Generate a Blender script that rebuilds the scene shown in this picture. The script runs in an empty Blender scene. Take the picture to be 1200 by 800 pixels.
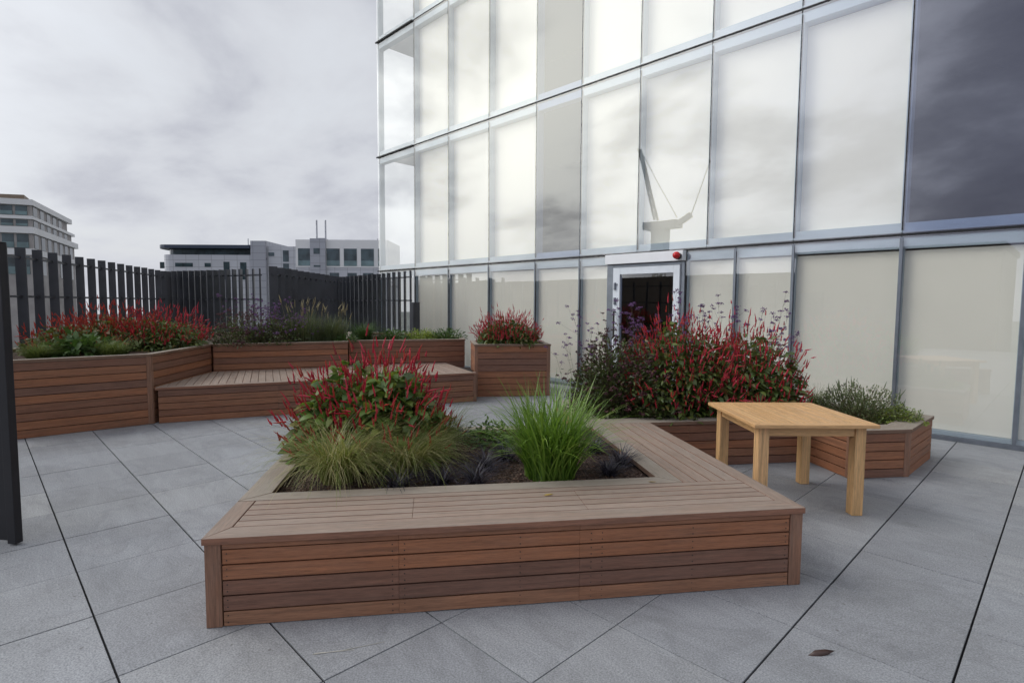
import bpy, math, random
import numpy as np
from mathutils import Vector, Matrix
random.seed(7)
RNG = np.random.default_rng(11)
SC = bpy.context.scene
COL = SC.collection
R = math.radians

# ------------------------------------------------------------------ objects
ROOT_LOC = {}

def tag(o, label=None, cat=None, group=None, kind=None):
    if label: o['label'] = label
    if cat: o['category'] = cat
    if group: o['group'] = group
    if kind: o['kind'] = kind
    return o

def thing(name, label, cat, loc, group=None):
    o = bpy.data.objects.new(name, None)
    COL.objects.link(o)
    o.location = loc
    o.empty_display_size = 0.1
    ROOT_LOC[o.name] = np.array(loc, float)
    return tag(o, label, cat, group)

def root_loc(o):
    while o.parent is not None:
        o = o.parent
    return ROOT_LOC.get(o.name, np.zeros(3))

def link_mesh(name, me, mat, parent):
    o = bpy.data.objects.new(name, me)
    COL.objects.link(o)
    for m in (mat if isinstance(mat, (list, tuple)) else [mat]):
        me.materials.append(m)
    if parent is not None:
        o.parent = parent
    return o

class MB:
    """collects polygons (world coordinates) and links them as one mesh object"""
    def __init__(self):
        self.v, self.f, self.uv, self.mi, self.tone = [], [], [], [], []; self.t = None
    def hexa(self, c, d=(0, 0, 1), mi=0):
        """eight corners: bottom loop then top loop (both counter-clockwise from above); d = grain direction"""
        c = [np.array(p, float) for p in c]
        d = np.array(d, float); d /= np.linalg.norm(d)
        b = len(self.v)
        self.v += [tuple(p) for p in c]
        ou, ov = random.random() * 40, random.random() * 40
        cen = sum(c) / 8
        tn = random.random() if self.t is None else min(1, max(0, self.t + random.uniform(-.06, .06)))
        self.tone += [tn] * 6
        for q in ((3, 2, 1, 0), (4, 5, 6, 7), (0, 1, 5, 4), (1, 2, 6, 5), (2, 3, 7, 6), (3, 0, 4, 7)):
            n = np.cross(c[q[1]] - c[q[0]], c[q[2]] - c[q[1]])
            s = np.linalg.norm(n)
            n = n / s if s > 1e-12 else np.array([0, 0, 1.])
            w = np.cross(n, d)
            if np.linalg.norm(w) < .3:
                w = np.array([n[1], -n[0], 0]) if abs(n[2]) < .9 else np.array([1., 0, 0])
                dd = np.cross(w, n)
                us = .15
            else:
                dd, us = d, 1.
            w = w / max(np.linalg.norm(w), 1e-9)
            self.f.append(tuple(b + i for i in q)); self.mi.append(mi)
            self.uv += [(float((c[i] - cen) @ dd) * us + ou, float((c[i] - cen) @ w) + ov) for i in q]
    def quadprism(self, pts, z0, z1, d=None, mi=0):
        a = sum(pts[i][0] * pts[(i + 1) % 4][1] - pts[(i + 1) % 4][0] * pts[i][1] for i in range(4))
        if a < 0: pts = pts[::-1]
        if d is None: d = (pts[1][0] - pts[0][0], pts[1][1] - pts[0][1], 0)
        elif len(d) == 2: d = (d[0], d[1], 0)
        self.hexa([(p[0], p[1], z0) for p in pts] + [(p[0], p[1], z1) for p in pts], d, mi)
    def box(self, x0, x1, y0, y1, z0, z1, d=None, mi=0):
        x0, x1 = min(x0, x1), max(x0, x1); y0, y1 = min(y0, y1), max(y0, y1)
        if d is None:
            s = (x1 - x0, y1 - y0, z1 - z0); k = s.index(max(s)); d = tuple(1. if i == k else 0. for i in range(3))
        self.quadprism([(x0, y0), (x1, y0), (x1, y1), (x0, y1)], z0, z1, d, mi)
    def bar(self, p, q, w, h, mi=0):
        """straight bar with rectangular section between two points"""
        p, q = np.array(p, float), np.array(q, float)
        d = q - p; L = np.linalg.norm(d); d = d / L
        up = np.array([0, 0, 1.]) if abs(d[2]) < .95 else np.array([0, 1., 0])
        s = np.cross(d, up); s /= np.linalg.norm(s); up = np.cross(s, d)
        s, up = s * w / 2, up * h / 2
        self.hexa([p - s - up, p + s - up, q + s - up, q - s - up, p - s + up, p + s + up, q + s + up, q - s + up], d, mi)
    def prism(self, pts, z0, z1, mi=0):
        a = sum(pts[i][0] * pts[(i + 1) % len(pts)][1] - pts[(i + 1) % len(pts)][0] * pts[i][1] for i in range(len(pts)))
        if a < 0: pts = pts[::-1]
        n, b = len(pts), len(self.v)
        self.v += [(p[0], p[1], z0) for p in pts] + [(p[0], p[1], z1) for p in pts]
        fs = [tuple(b + n - 1 - i for i in range(n)), tuple(b + n + i for i in range(n))]
        fs += [(b + i, b + (i + 1) % n, b + n + (i + 1) % n, b + n + i) for i in range(n)]
        self.tone += [.5] * len(fs)
        per = [0.]
        for i in range(n): per.append(per[-1] + math.hypot(pts[(i + 1) % n][0] - pts[i][0], pts[(i + 1) % n][1] - pts[i][1]))
        for k, f in enumerate(fs):
            self.f.append(f); self.mi.append(mi)
            if k < 2: self.uv += [(self.v[i][0], self.v[i][1]) for i in f]
            else: self.uv += [(per[k - 2], z0), (per[k - 1], z0), (per[k - 1], z1), (per[k - 2], z1)]
    def lathe(self, prof, c, n=20, axis='z', mi=0):
        b = len(self.v)
        for (r, h) in prof:
            for k in range(n):
                t = 2 * math.pi * k / n
                if axis == 'z': self.v.append((c[0] + r * math.cos(t), c[1] + r * math.sin(t), c[2] + h))
                else: self.v.append((c[0] + r * math.cos(t), c[1] - h, c[2] + r * math.sin(t)))
        for j in range(len(prof) - 1):
            for k in range(n):
                f = (b + j * n + k, b + j * n + (k + 1) % n, b + (j + 1) * n + (k + 1) % n, b + (j + 1) * n + k)
                self.f.append(f); self.mi.append(mi); self.tone.append(.5); self.uv += [(0, 0)] * 4
        for f in (tuple(b + n - 1 - i for i in range(n)), tuple(b + (len(prof) - 1) * n + i for i in range(n))):
            self.f.append(f); self.mi.append(mi); self.tone.append(.5); self.uv += [(0, 0)] * n
    def build(self, name, mat, parent=None, bevel=0, smooth=False):
        off = root_loc(parent) if parent is not None else np.zeros(3)
        me = bpy.data.meshes.new(name)
        me.from_pydata([(p[0] - off[0], p[1] - off[1], p[2] - off[2]) for p in self.v], [], self.f)
        ul = me.uv_layers.new(name='UVMap')
        ul.data.foreach_set('uv', np.array(self.uv, np.float32).ravel())
        me.polygons.foreach_set('material_index', self.mi)
        at = me.attributes.new('tone', 'FLOAT', 'FACE'); at.data.foreach_set('value', np.array(self.tone, np.float32))
        if smooth: me.polygons.foreach_set('use_smooth', [True] * len(self.f))
        me.update()
        o = link_mesh(name, me, mat, parent)
        if bevel:
            m = o.modifiers.new('edge', 'BEVEL'); m.width = bevel; m.segments = 2; m.limit_method = 'ANGLE'
        return o

def np_mesh(name, V, F4, F3, mat, parent, smooth=False, mi4=None):
    """mesh from arrays: V (n,3), quads (m,4), triangles (k,3)"""
    off = root_loc(parent) if parent is not None else np.zeros(3)
    V = np.asarray(V, float).reshape(-1, 3) - off
    F4 = np.asarray(F4, int).reshape(-1, 4); F3 = np.asarray(F3, int).reshape(-1, 3)
    me = bpy.data.meshes.new(name)
    me.vertices.add(len(V)); me.vertices.foreach_set('co', V.astype(np.float32).ravel())
    nl = F4.size + F3.size
    me.loops.add(nl); me.loops.foreach_set('vertex_index', np.concatenate([F4.ravel(), F3.ravel()]).astype(np.int32))
    npoly = len(F4) + len(F3)
    me.polygons.add(npoly)
    st = np.concatenate([np.arange(len(F4)) * 4, F4.size + np.arange(len(F3)) * 3]).astype(np.int32)
    me.polygons.foreach_set('loop_start', st)
    if smooth: me.polygons.foreach_set('use_smooth', np.ones(npoly, bool))
    me.update(calc_edges=True); me.validate()
    return link_mesh(name, me, mat, parent)

# ------------------------------------------------------------------ materials
def new_mat(name):
    m = bpy.data.materials.new(name); m.use_nodes = True
    nt = m.node_tree
    for n in list(nt.nodes): nt.nodes.remove(n)
    out = nt.nodes.new('ShaderNodeOutputMaterial')
    return m, nt, out

def N(nt, t, **kw):
    n = nt.nodes.new(t)
    for k, v in kw.items():
        if k.startswith('i_'):
            key = k[2:].replace('_', ' ')
            n.inputs[int(key) if key.isdigit() else key].default_value = v
        else: setattr(n, k, v)
    return n

def ramp(nt, stops, interp='LINEAR'):
    n = nt.nodes.new('ShaderNodeValToRGB'); cr = n.color_ramp; cr.interpolation = interp
    while len(cr.elements) < len(stops): cr.elements.new(.5)
    for e, (p, c) in zip(cr.elements, stops):
        e.position = p; e.color = (*c, 1) if len(c) == 3 else c
    return n

def mixc(nt, a, b, fac, mode='MIX'):
    n = nt.nodes.new('ShaderNodeMix'); n.data_type = 'RGBA'; n.blend_type = mode
    for sock, v in ((n.inputs[6], a), (n.inputs[7], b), (n.inputs[0], fac)):
        if isinstance(v, (float, int)): sock.default_value = v
        elif isinstance(v, tuple): sock.default_value = (*v, 1)
        else: nt.links.new(v, sock)
    return n.outputs[2]

def math_mul(nt, a, k):
    n = N(nt, 'ShaderNodeMath', operation='MULTIPLY'); nt.links.new(a, n.inputs[0]); n.inputs[1].default_value = k
    return n.outputs[0]

def plain(name, col, rough=.6, metal=0., noise=.12, nscale=8., bump=0.):
    m, nt, out = new_mat(name)
    p = N(nt, 'ShaderNodeBsdfPrincipled', i_Roughness=rough, i_Metallic=metal)
    tc = N(nt, 'ShaderNodeTexCoord')
    nz = N(nt, 'ShaderNodeTexNoise', i_Scale=nscale, i_Detail=6.)
    nt.links.new(tc.outputs['Object'], nz.inputs['Vector'])
    r_ = ramp(nt, [(.3, tuple(c * (1 - noise) for c in col)), (.7, tuple(min(1, c * (1 + noise)) for c in col))])
    nt.links.new(nz.outputs[0], r_.inputs[0]); nt.links.new(r_.outputs[0], p.inputs['Base Color'])
    if bump:
        b = N(nt, 'ShaderNodeBump', i_Strength=bump, i_Distance=.01)
        nt.links.new(nz.outputs[0], b.inputs['Height']); nt.links.new(b.outputs[0], p.inputs['Normal'])
    nt.links.new(p.outputs[0], out.inputs[0])
    return m

def wood(name, tones, grain_dark=.55, rough=.65, grey=0., greycol=(.3, .27, .24), gscale=1., fresh=None):
    """board timber: each board (mesh island) takes a tone of its own, grain runs along the board's UV"""
    m, nt, out = new_mat(name); L = nt.links.new
    p = N(nt, 'ShaderNodeBsdfPrincipled', i_Roughness=rough)
    uv = N(nt, 'ShaderNodeUVMap', uv_map='UVMap'); geo = N(nt, 'ShaderNodeNewGeometry')
    tone = ramp(nt, [(i / max(1, len(tones) - 1), t) for i, t in enumerate(tones)])
    ta_ = N(nt, 'ShaderNodeAttribute', attribute_name='tone'); L(ta_.outputs['Fac'], tone.inputs[0])
    mp = N(nt, 'ShaderNodeMapping'); mp.inputs['Scale'].default_value = (2.2 * gscale, 55 * gscale, 1)
    L(uv.outputs[0], mp.inputs[0])
    g1 = N(nt, 'ShaderNodeTexNoise', i_Scale=1., i_Detail=7., i_Roughness=.62, i_Distortion=.5); L(mp.outputs[0], g1.inputs['Vector'])
    mp2 = N(nt, 'ShaderNodeMapping'); mp2.inputs['Scale'].default_value = (14 * gscale, 260 * gscale, 1); L(uv.outputs[0], mp2.inputs[0])
    g2 = N(nt, 'ShaderNodeTexNoise', i_Scale=1., i_Detail=3.); L(mp2.outputs[0], g2.inputs['Vector'])
    r1 = ramp(nt, [(.28, (grain_dark,) * 3), (.5, (1, 1, 1)), (.75, (1.0 / max(grain_dark, .7),) * 3)]); L(g1.outputs[0], r1.inputs[0])
    r2 = ramp(nt, [(.33, (.72,) * 3), (.55, (1.05,) * 3)]); L(g2.outputs[0], r2.inputs[0])
    c = mixc(nt, tone.outputs[0], r1.outputs[0], .9, 'MULTIPLY')
    c = mixc(nt, c, r2.outputs[0], .8, 'MULTIPLY')
    mp3 = N(nt, 'ShaderNodeMapping'); mp3.inputs['Scale'].default_value = (3, 9, 1); L(uv.outputs[0], mp3.inputs[0])
    g3 = N(nt, 'ShaderNodeTexNoise', i_Scale=1., i_Detail=5., i_Roughness=.6); L(mp3.outputs[0], g3.inputs['Vector'])
    r3 = ramp(nt, [(.35, (0,) * 3), (.7, (1,) * 3)]); L(g3.outputs[0], r3.inputs[0])
    mm = N(nt, 'ShaderNodeMath', operation='MULTIPLY_ADD'); L(r3.outputs[0], mm.inputs[0]); mm.inputs[1].default_value = grey * .8 + .12; mm.inputs[2].default_value = grey * .5
    gc = mixc(nt, greycol, r2.outputs[0], .7, 'MULTIPLY')
    c = mixc(nt, c, gc, mm.outputs[0])
    if fresh:                                            # sun-bleached only where it faces up; edges keep the brown of the timber
        sz_ = N(nt, 'ShaderNodeSeparateXYZ'); L(geo.outputs['True Normal'], sz_.inputs[0])
        up_ = N(nt, 'ShaderNodeMapRange'); L(sz_.outputs[2], up_.inputs[0]); up_.inputs[1].default_value = .2; up_.inputs[2].default_value = .8
        fc = mixc(nt, mixc(nt, fresh, r1.outputs[0], .9, 'MULTIPLY'), r2.outputs[0], .8, 'MULTIPLY')
        c = mixc(nt, fc, c, up_.outputs[0])
    L(c, p.inputs['Base Color'])
    ad = N(nt, 'ShaderNodeMath', operation='ADD'); L(g1.outputs[0], ad.inputs[0]); L(g2.outputs[0], ad.inputs[1])
    b = N(nt, 'ShaderNodeBump', i_Strength=.35, i_Distance=.003); L(ad.outputs[0], b.inputs['Height']); L(b.outputs[0], p.inputs['Normal'])
    rr = N(nt, 'ShaderNodeMapRange'); L(g1.outputs[0], rr.inputs[0]); rr.inputs[3].default_value = rough - .12; rr.inputs[4].default_value = rough + .15
    L(rr.outputs[0], p.inputs['Roughness'])
    L(p.outputs[0], out.inputs[0])
    return m

def leaf(name, tones, transl=.35, gloss=.06, rough=.45):
    m, nt, out = new_mat(name); L = nt.links.new
    geo = N(nt, 'ShaderNodeNewGeometry')
    t = ramp(nt, [(i / max(1, len(tones) - 1), c) for i, c in enumerate(tones)])
    L(geo.outputs['Random Per Island'], t.inputs[0])
    d = N(nt, 'ShaderNodeBsdfDiffuse'); tr = N(nt, 'ShaderNodeBsdfTranslucent'); g = N(nt, 'ShaderNodeBsdfGlossy', i_Roughness=rough)
    g.inputs['Color'].default_value = (.8, .8, .8, 1)
    L(t.outputs[0], d.inputs[0]); L(mixc(nt, t.outputs[0], (1, .95, .4), .5, 'MULTIPLY'), tr.inputs[0])
    m1 = N(nt, 'ShaderNodeMixShader', i_0=transl); L(d.outputs[0], m1.inputs[1]); L(tr.outputs[0], m1.inputs[2])
    m2 = N(nt, 'ShaderNodeMixShader', i_0=gloss); L(m1.outputs[0], m2.inputs[1]); L(g.outputs[0], m2.inputs[2])
    L(m2.outputs[0], out.inputs[0])
    return m

def glass_mat(name, ior, tint):
    m, nt, out = new_mat(name); L = nt.links.new
    geo = N(nt, 'ShaderNodeNewGeometry'); fr = N(nt, 'ShaderNodeFresnel', i_IOR=ior)
    inv = N(nt, 'ShaderNodeMath', operation='SUBTRACT'); inv.inputs[0].default_value = 1; L(geo.outputs['Backfacing'], inv.inputs[1])
    mu = N(nt, 'ShaderNodeMath', operation='MULTIPLY'); L(fr.outputs[0], mu.inputs[0]); L(inv.outputs[0], mu.inputs[1])
    # very slight waviness of the toughened panes
    tc = N(nt, 'ShaderNodeTexCoord'); nz = N(nt, 'ShaderNodeTexNoise', i_Scale=.8, i_Detail=1.); L(tc.outputs['Object'], nz.inputs['Vector'])
    b = N(nt, 'ShaderNodeBump', i_Strength=.02, i_Distance=.05); L(nz.outputs[0], b.inputs['Height'])
    t = N(nt, 'ShaderNodeBsdfTransparent'); t.inputs[0].default_value = (*tint, 1)
    g = N(nt, 'ShaderNodeBsdfGlossy', i_Roughness=0.0); g.inputs['Color'].default_value = (1, 1, 1, 1); L(b.outputs[0], g.inputs['Normal'])
    mx = N(nt, 'ShaderNodeMixShader'); L(mu.outputs[0], mx.inputs[0]); L(t.outputs[0], mx.inputs[1]); L(g.outputs[0], mx.inputs[2])
    L(mx.outputs[0], out.inputs[0])
    return m

def paver_mat():
    m, nt, out = new_mat('granite_paver'); L = nt.links.new
    p = N(nt, 'ShaderNodeBsdfPrincipled', i_Roughness=.62)
    geo = N(nt, 'ShaderNodeNewGeometry'); tc = N(nt, 'ShaderNodeTexCoord')
    t = ramp(nt, [(0, (.265, .275, .295)), (.3, (.31, .322, .342)), (.6, (.278, .289, .31)), (.8, (.293, .305, .326)), (1, (.335, .344, .357))]); L(geo.outputs['Random Per Island'], t.inputs[0])
    s = N(nt, 'ShaderNodeTexNoise', i_Scale=120., i_Detail=4., i_Roughness=.7); L(tc.outputs['Object'], s.inputs['Vector'])
    rs = ramp(nt, [(.36, (.58,) * 3), (.5, (1.,) * 3), (.64, (1.42,) * 3)]); L(s.outputs[0], rs.inputs[0])
    c = mixc(nt, t.outputs[0], rs.outputs[0], .75, 'MULTIPLY')
    # faint bedding streaks and walked-in dirt
    mp = N(nt, 'ShaderNodeMapping'); mp.inputs['Scale'].default_value = (1.2, 5, 1); mp.inputs['Rotation'].default_value = (0, 0, .5); L(tc.outputs['Object'], mp.inputs[0])
    st = N(nt, 'ShaderNodeTexNoise', i_Scale=1.6, i_Detail=8., i_Roughness=.65, i_Distortion=.8); L(mp.outputs[0], st.inputs['Vector'])
    rt = ramp(nt, [(.3, (.8,) * 3), (.52, (1.,) * 3), (.72, (1.16,) * 3)]); L(st.outputs[0], rt.inputs[0])
    c = mixc(nt, c, rt.outputs[0], .6, 'MULTIPLY')
    bl = N(nt, 'ShaderNodeTexNoise', i_Scale=.9, i_Detail=6., i_Roughness=.6); L(tc.outputs['Object'], bl.inputs['Vector'])
    rb = ramp(nt, [(.3, (.82, .81, .79)), (.6, (1.04, 1.04, 1.04))]); L(bl.outputs[0], rb.inputs[0])
    c = mixc(nt, c, rb.outputs[0], .65, 'MULTIPLY')
    # pale chalky scuffs
    sc = N(nt, 'ShaderNodeTexNoise', i_Scale=3.1, i_Detail=9., i_Roughness=.72, i_Distortion=1.2); L(mp.outputs[0], sc.inputs['Vector'])
    rsx = ramp(nt, [(.66, (0,) * 3), (.78, (.45,) * 3)]); L(sc.outputs[0], rsx.inputs[0])
    c = mixc(nt, c, (.42, .42, .42), rsx.outputs[0])
    # water stains with a dark rim and rusty specks
    ws = N(nt, 'ShaderNodeTexNoise', i_Scale=1.7, i_Detail=5., i_Roughness=.55, i_Distortion=1.5); L(tc.outputs['Object'], ws.inputs['Vector'])
    rw = ramp(nt, [(.50, (1,) * 3), (.555, (.80, .80, .80)), (.60, (.95, .945, .94)), (.8, (.93, .925, .915))]); L(ws.outputs[0], rw.inputs[0])
    c = mixc(nt, c, rw.outputs[0], .6, 'MULTIPLY')
    sp = N(nt, 'ShaderNodeTexVoronoi', i_Scale=7., i_Randomness=1.); L(tc.outputs['Object'], sp.inputs['Vector'])
    rsp = ramp(nt, [(.035, (1,) * 3), (.07, (0,) * 3)]); L(sp.outputs['Distance'], rsp.inputs[0])
    c = mixc(nt, c, (.06, .05, .045), math_mul(nt, rsp.outputs[0], .55))
    L(c, p.inputs['Base Color'])
    b = N(nt, 'ShaderNodeBump', i_Strength=.25, i_Distance=.002); L(s.outputs[0], b.inputs['Height']); L(b.outputs[0], p.inputs['Normal'])
    rr = N(nt, 'ShaderNodeMapRange'); L(bl.outputs[0], rr.inputs[0]); rr.inputs[3].default_value = .5; rr.inputs[4].default_value = .75; L(rr.outputs[0], p.inputs['Roughness'])
    L(p.outputs[0], out.inputs[0])
    return m

def soil_mat():
    m, nt, out = new_mat('bark_mulch'); L = nt.links.new
    p = N(nt, 'ShaderNodeBsdfPrincipled', i_Roughness=.95)
    tc = N(nt, 'ShaderNodeTexCoord'); v = N(nt, 'ShaderNodeTexVoronoi', i_Scale=55., i_Randomness=1.); L(tc.outputs['Object'], v.inputs['Vector'])
    r_ = ramp(nt, [(0, (.03, .017, .012)), (.5, (.09, .053, .038)), (1, (.17, .11, .08))]); L(v.outputs['Color'], r_.inputs[0])
    L(r_.outputs[0], p.inputs['Base Color'])
    b = N(nt, 'ShaderNodeBump', i_Strength=1., i_Distance=.03); L(v.outputs['Distance'], b.inputs['Height']); L(b.outputs[0], p.inputs['Normal'])
    L(p.outputs[0], out.inputs[0]); return m

def wall_panel_mat(name, col, sx, sz, line=.55):
    """cladding panels with thin joints in object space (x along, z up)"""
    m, nt, out = new_mat(name); L = nt.links.new
    p = N(nt, 'ShaderNodeBsdfPrincipled', i_Roughness=.6)
    uv = N(nt, 'ShaderNodeUVMap', uv_map='UVMap')
    br = N(nt, 'ShaderNodeTexBrick', offset=0.0, i_Scale=1.); L(uv.outputs[0], br.inputs['Vector'])
    br.inputs['Color1'].default_value = (*[c * .95 for c in col], 1); br.inputs['Color2'].default_value = (*[min(1, c * 1.05) for c in col], 1)
    br.inputs['Mortar'].default_value = (*[c * line for c in col], 1)
    br.inputs['Mortar Size'].default_value = .05; br.inputs['Brick Width'].default_value = sx; br.inputs['Row Height'].default_value = sz
    L(br.outputs[0], p.inputs['Base Color']); L(p.outputs[0], out.inputs[0]); return m

M = {}
M['ipe'] = wood('hardwood_cladding', [(.18, .088, .06), (.20, .092, .058), (.245, .102, .054), (.30, .118, .054), (.325, .13, .06), (.27, .12, .064), (.32, .155, .085)], grey=.04, greycol=(.27, .19, .145))
M['ipe_post'] = wood('hardwood_post', [(.23, .112, .066), (.27, .13, .075)], grey=.05)
M['weathered'] = wood('weathered_hardwood_top', [(.25, .168, .125), (.315, .225, .17), (.265, .18, .135), (.34, .245, .19), (.255, .185, .145)], grey=.34, greycol=(.33, .285, .245), grain_dark=.55, rough=.7, fresh=(.26, .125, .078))
M['coping'] = wood('weathered_coping', [(.25, .20, .155), (.31, .25, .20), (.28, .22, .17)], grey=.6, greycol=(.32, .285, .24), grain_dark=.6, rough=.75, fresh=(.20, .12, .08))
M['teak'] = wood('pale_teak', [(.60, .35, .15), (.66, .405, .185), (.63, .37, .165), (.70, .43, .21)], grey=.0, grain_dark=.6, rough=.5, greycol=(.42, .27, .14))
M['screw'] = plain('screw_head', (.07, .06, .055), .45, .7)
M['carcass'] = plain('dark_batten', (.012, .009, .008), .9)
M['soil'] = soil_mat()
M['paver'] = paver_mat()
M['subbase'] = plain('joint_void', (.012, .012, .013), .95)
M['slab'] = plain('roof_concrete', (.25, .25, .25), .8)
M['steel_dark'] = plain('dark_grey_powder_coat', (.04, .043, .052), .38, 0., .25, 3.)
M['steel_gate'] = plain('black_powder_coat', (.012, .012, .016), .5)
M['mullion'] = plain('anodised_mullion', (.20, .22, .25), .4, .6)
M['gasket'] = plain('black_gasket', (.012, .012, .013), .7)
M['frit'] = plain('pale_blue_grey_spandrel', (.36, .44, .51), .35, 0, .04, 2.)
M['blind'] = plain('cream_roller_blind', (.90, .87, .77), .85, 0, .02, 2.)
M['white_metal'] = plain('white_painted_metal', (.82, .83, .84), .4, 0, .03)
M['door_metal'] = plain('pale_painted_door', (.72, .76, .80), .4, 0, .05)
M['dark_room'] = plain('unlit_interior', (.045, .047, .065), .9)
M['partition'] = plain('white_plaster_partition', (.75, .76, .77), .8, 0, .03)
M['glass'] = glass_mat('coated_glass', 2.3, (.985, .988, .982))
M['glass_dark'] = glass_mat('coated_glass_tinted', 2.25, (.8, .83, .9))
M['red'] = plain('red_lens', (.55, .012, .015), .25)
M['black_plastic'] = plain('black_plastic', (.015, .015, .015), .4)
M['far_white'] = plain('white_render', (.72, .72, .72), .7, 0, .04, .3)
M['far_grey'] = wall_panel_mat('pale_grey_cladding', (.50, .51, .545), 3.0, 1.6)
M['far_tower'] = wall_panel_mat('grey_cladding', (.36, .37, .41), 3.0, 1.6)
M['far_glass'] = plain('far_window_glass', (.05, .075, .085), .12, 0, .6, .5)
M['far_glass_b'] = plain('far_balcony_glass', (.13, .2, .21), .12, 0, .3, .5)
M['far_roof'] = plain('navy_roof', (.03, .045, .075), .5)
M['far_brown'] = plain('bronze_cladding', (.16, .12, .085), .6)
M['far_stone'] = plain('pale_stone_cladding', (.33, .31, .30), .8, 0, .2, .4)
M['brown_render'] = plain('brown_render', (.16, .13, .105), .85, 0, .12, .6)
M['city'] = plain('city_ground', (.12, .13, .12), .9, 0, .5, .03)
M['crane'] = plain('crane_paint', (.86, .83, .74), .6)
# foliage
M['pers_leaf'] = leaf('persicaria_leaf', [(.05, .11, .022), (.10, .20, .035), (.17, .28, .045), (.08, .16, .032), (.27, .33, .065), (.13, .23, .04), (.06, .12, .025), (.30, .26, .05)], .42)
M['pers_leaf_dark'] = leaf('persicaria_leaf_autumn', [(.05, .095, .02), (.085, .15, .03), (.16, .20, .045), (.07, .12, .028), (.21, .14, .04), (.10, .17, .035), (.18, .24, .055), (.055, .10, .024)])
M['pers_leaf_red'] = leaf('persicaria_leaf_reddish', [(.05, .09, .02), (.14, .14, .03), (.08, .14, .03), (.22, .10, .03), (.18, .18, .04), (.07, .12, .028)])
M['pers_flower'] = leaf('crimson_flower', [(.22, .03, .03), (.42, .02, .045), (.58, .035, .065), (.50, .028, .05), (.64, .08, .12), (.36, .018, .03), (.56, .06, .045), (.28, .07, .045)], .15, .03)
M['pers_flower_orange'] = leaf('scarlet_flower', [(.42, .04, .025), (.56, .07, .04), (.48, .045, .035), (.36, .035, .025)], .15, .03)
M['stem'] = leaf('green_red_stem', [(.09, .10, .03), (.14, .07, .035), (.10, .12, .04)], .1)
M['feather'] = leaf('feather_grass', [(.16, .23, .05), (.24, .29, .075), (.34, .34, .12), (.19, .27, .055), (.30, .33, .095), (.55, .48, .26), (.21, .28, .06), (.62, .54, .32), (.42, .39, .17)], .45, .05)
M['feather_green'] = leaf('feather_grass_green', [(.085, .14, .03), (.14, .20, .05), (.24, .26, .09), (.10, .17, .035)], .4, .05)
M['green_grass'] = leaf('lush_green_grass', [(.09, .18, .025), (.17, .31, .04), (.25, .42, .06), (.12, .24, .033), (.33, .47, .10)], .35, .07, .4)
M['mondo'] = leaf('black_mondo_blade', [(.02, .018, .026), (.042, .036, .052), (.085, .076, .105), (.026, .022, .032)], .15, .05, .4)
M['dark_leaf'] = leaf('dark_purple_green_leaf', [(.045, .08, .024), (.085, .125, .036), (.095, .055, .05), (.065, .10, .03), (.13, .18, .05), (.085, .11, .033), (.07, .04, .035), (.06, .09, .028)], .25)
M['sage_leaf'] = leaf('grey_green_leaf', [(.10, .14, .05), (.17, .215, .085), (.21, .245, .11), (.12, .165, .06), (.18, .15, .11)], .25)
M['lime_leaf'] = leaf('lime_leaf', [(.17, .25, .04), (.26, .35, .06), (.33, .39, .08), (.13, .21, .04)], .35)
M['mid_leaf'] = leaf('mid_green_leaf', [(.04, .09, .02), (.07, .14, .03), (.10, .18, .04), (.05, .11, .025)], .3)
M['back_grass'] = leaf('olive_grass', [(.045, .08, .025), (.07, .11, .03), (.10, .14, .05), (.15, .16, .07), (.06, .095, .03)], .3)
M['dry_head'] = leaf('dry_seedhead', [(.30, .25, .12), (.38, .32, .17), (.22, .18, .09)], .2)
M['verbena'] = leaf('verbena_flower', [(.13, .05, .20), (.22, .09, .31), (.07, .02, .07), (.28, .13, .36), (.05, .018, .04)], .2)
M['maroon'] = leaf('maroon_seedhead', [(.06, .012, .022), (.10, .018, .03), (.045, .012, .016), (.13, .03, .05)], .1)
M['yellow_leaf'] = leaf('fallen_leaf', [(.48, .34, .08), (.4, .24, .06)], .2)
M['brown_leaf'] = leaf('dead_leaf', [(.05, .025, .02), (.08, .04, .03)], .1)
M['straw'] = plain('straw', (.6, .57, .5), .7)
GLOW, EXPO, SKYZ = 3.0, 0.08, 75.1
# ------------------------------------------------------------------ camera
CAM_H = 1.57
ct, st_, cp, sp = math.cos(.7958), math.sin(.7958), math.cos(.069), math.sin(.069)
fwd = Vector((-st_ * cp, ct * cp, -sp)); rt0 = Vector((ct, st_, 0)); up0 = rt0.cross(fwd)
rgt = rt0 * math.cos(.0065) + up0 * math.sin(.0065); upv = up0 * math.cos(.0065) - rt0 * math.sin(.0065)
cam = bpy.data.cameras.new('camera'); co = bpy.data.objects.new('camera', cam); COL.objects.link(co)
mw = Matrix((rgt, upv, -fwd)).transposed().to_4x4(); mw.translation = (0, 0, CAM_H); co.matrix_world = mw
cam.sensor_width = 36; cam.lens = 645.9 / 1200 * 36; cam.clip_end = 6000; cam.clip_start = .05
SC.camera = co

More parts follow.
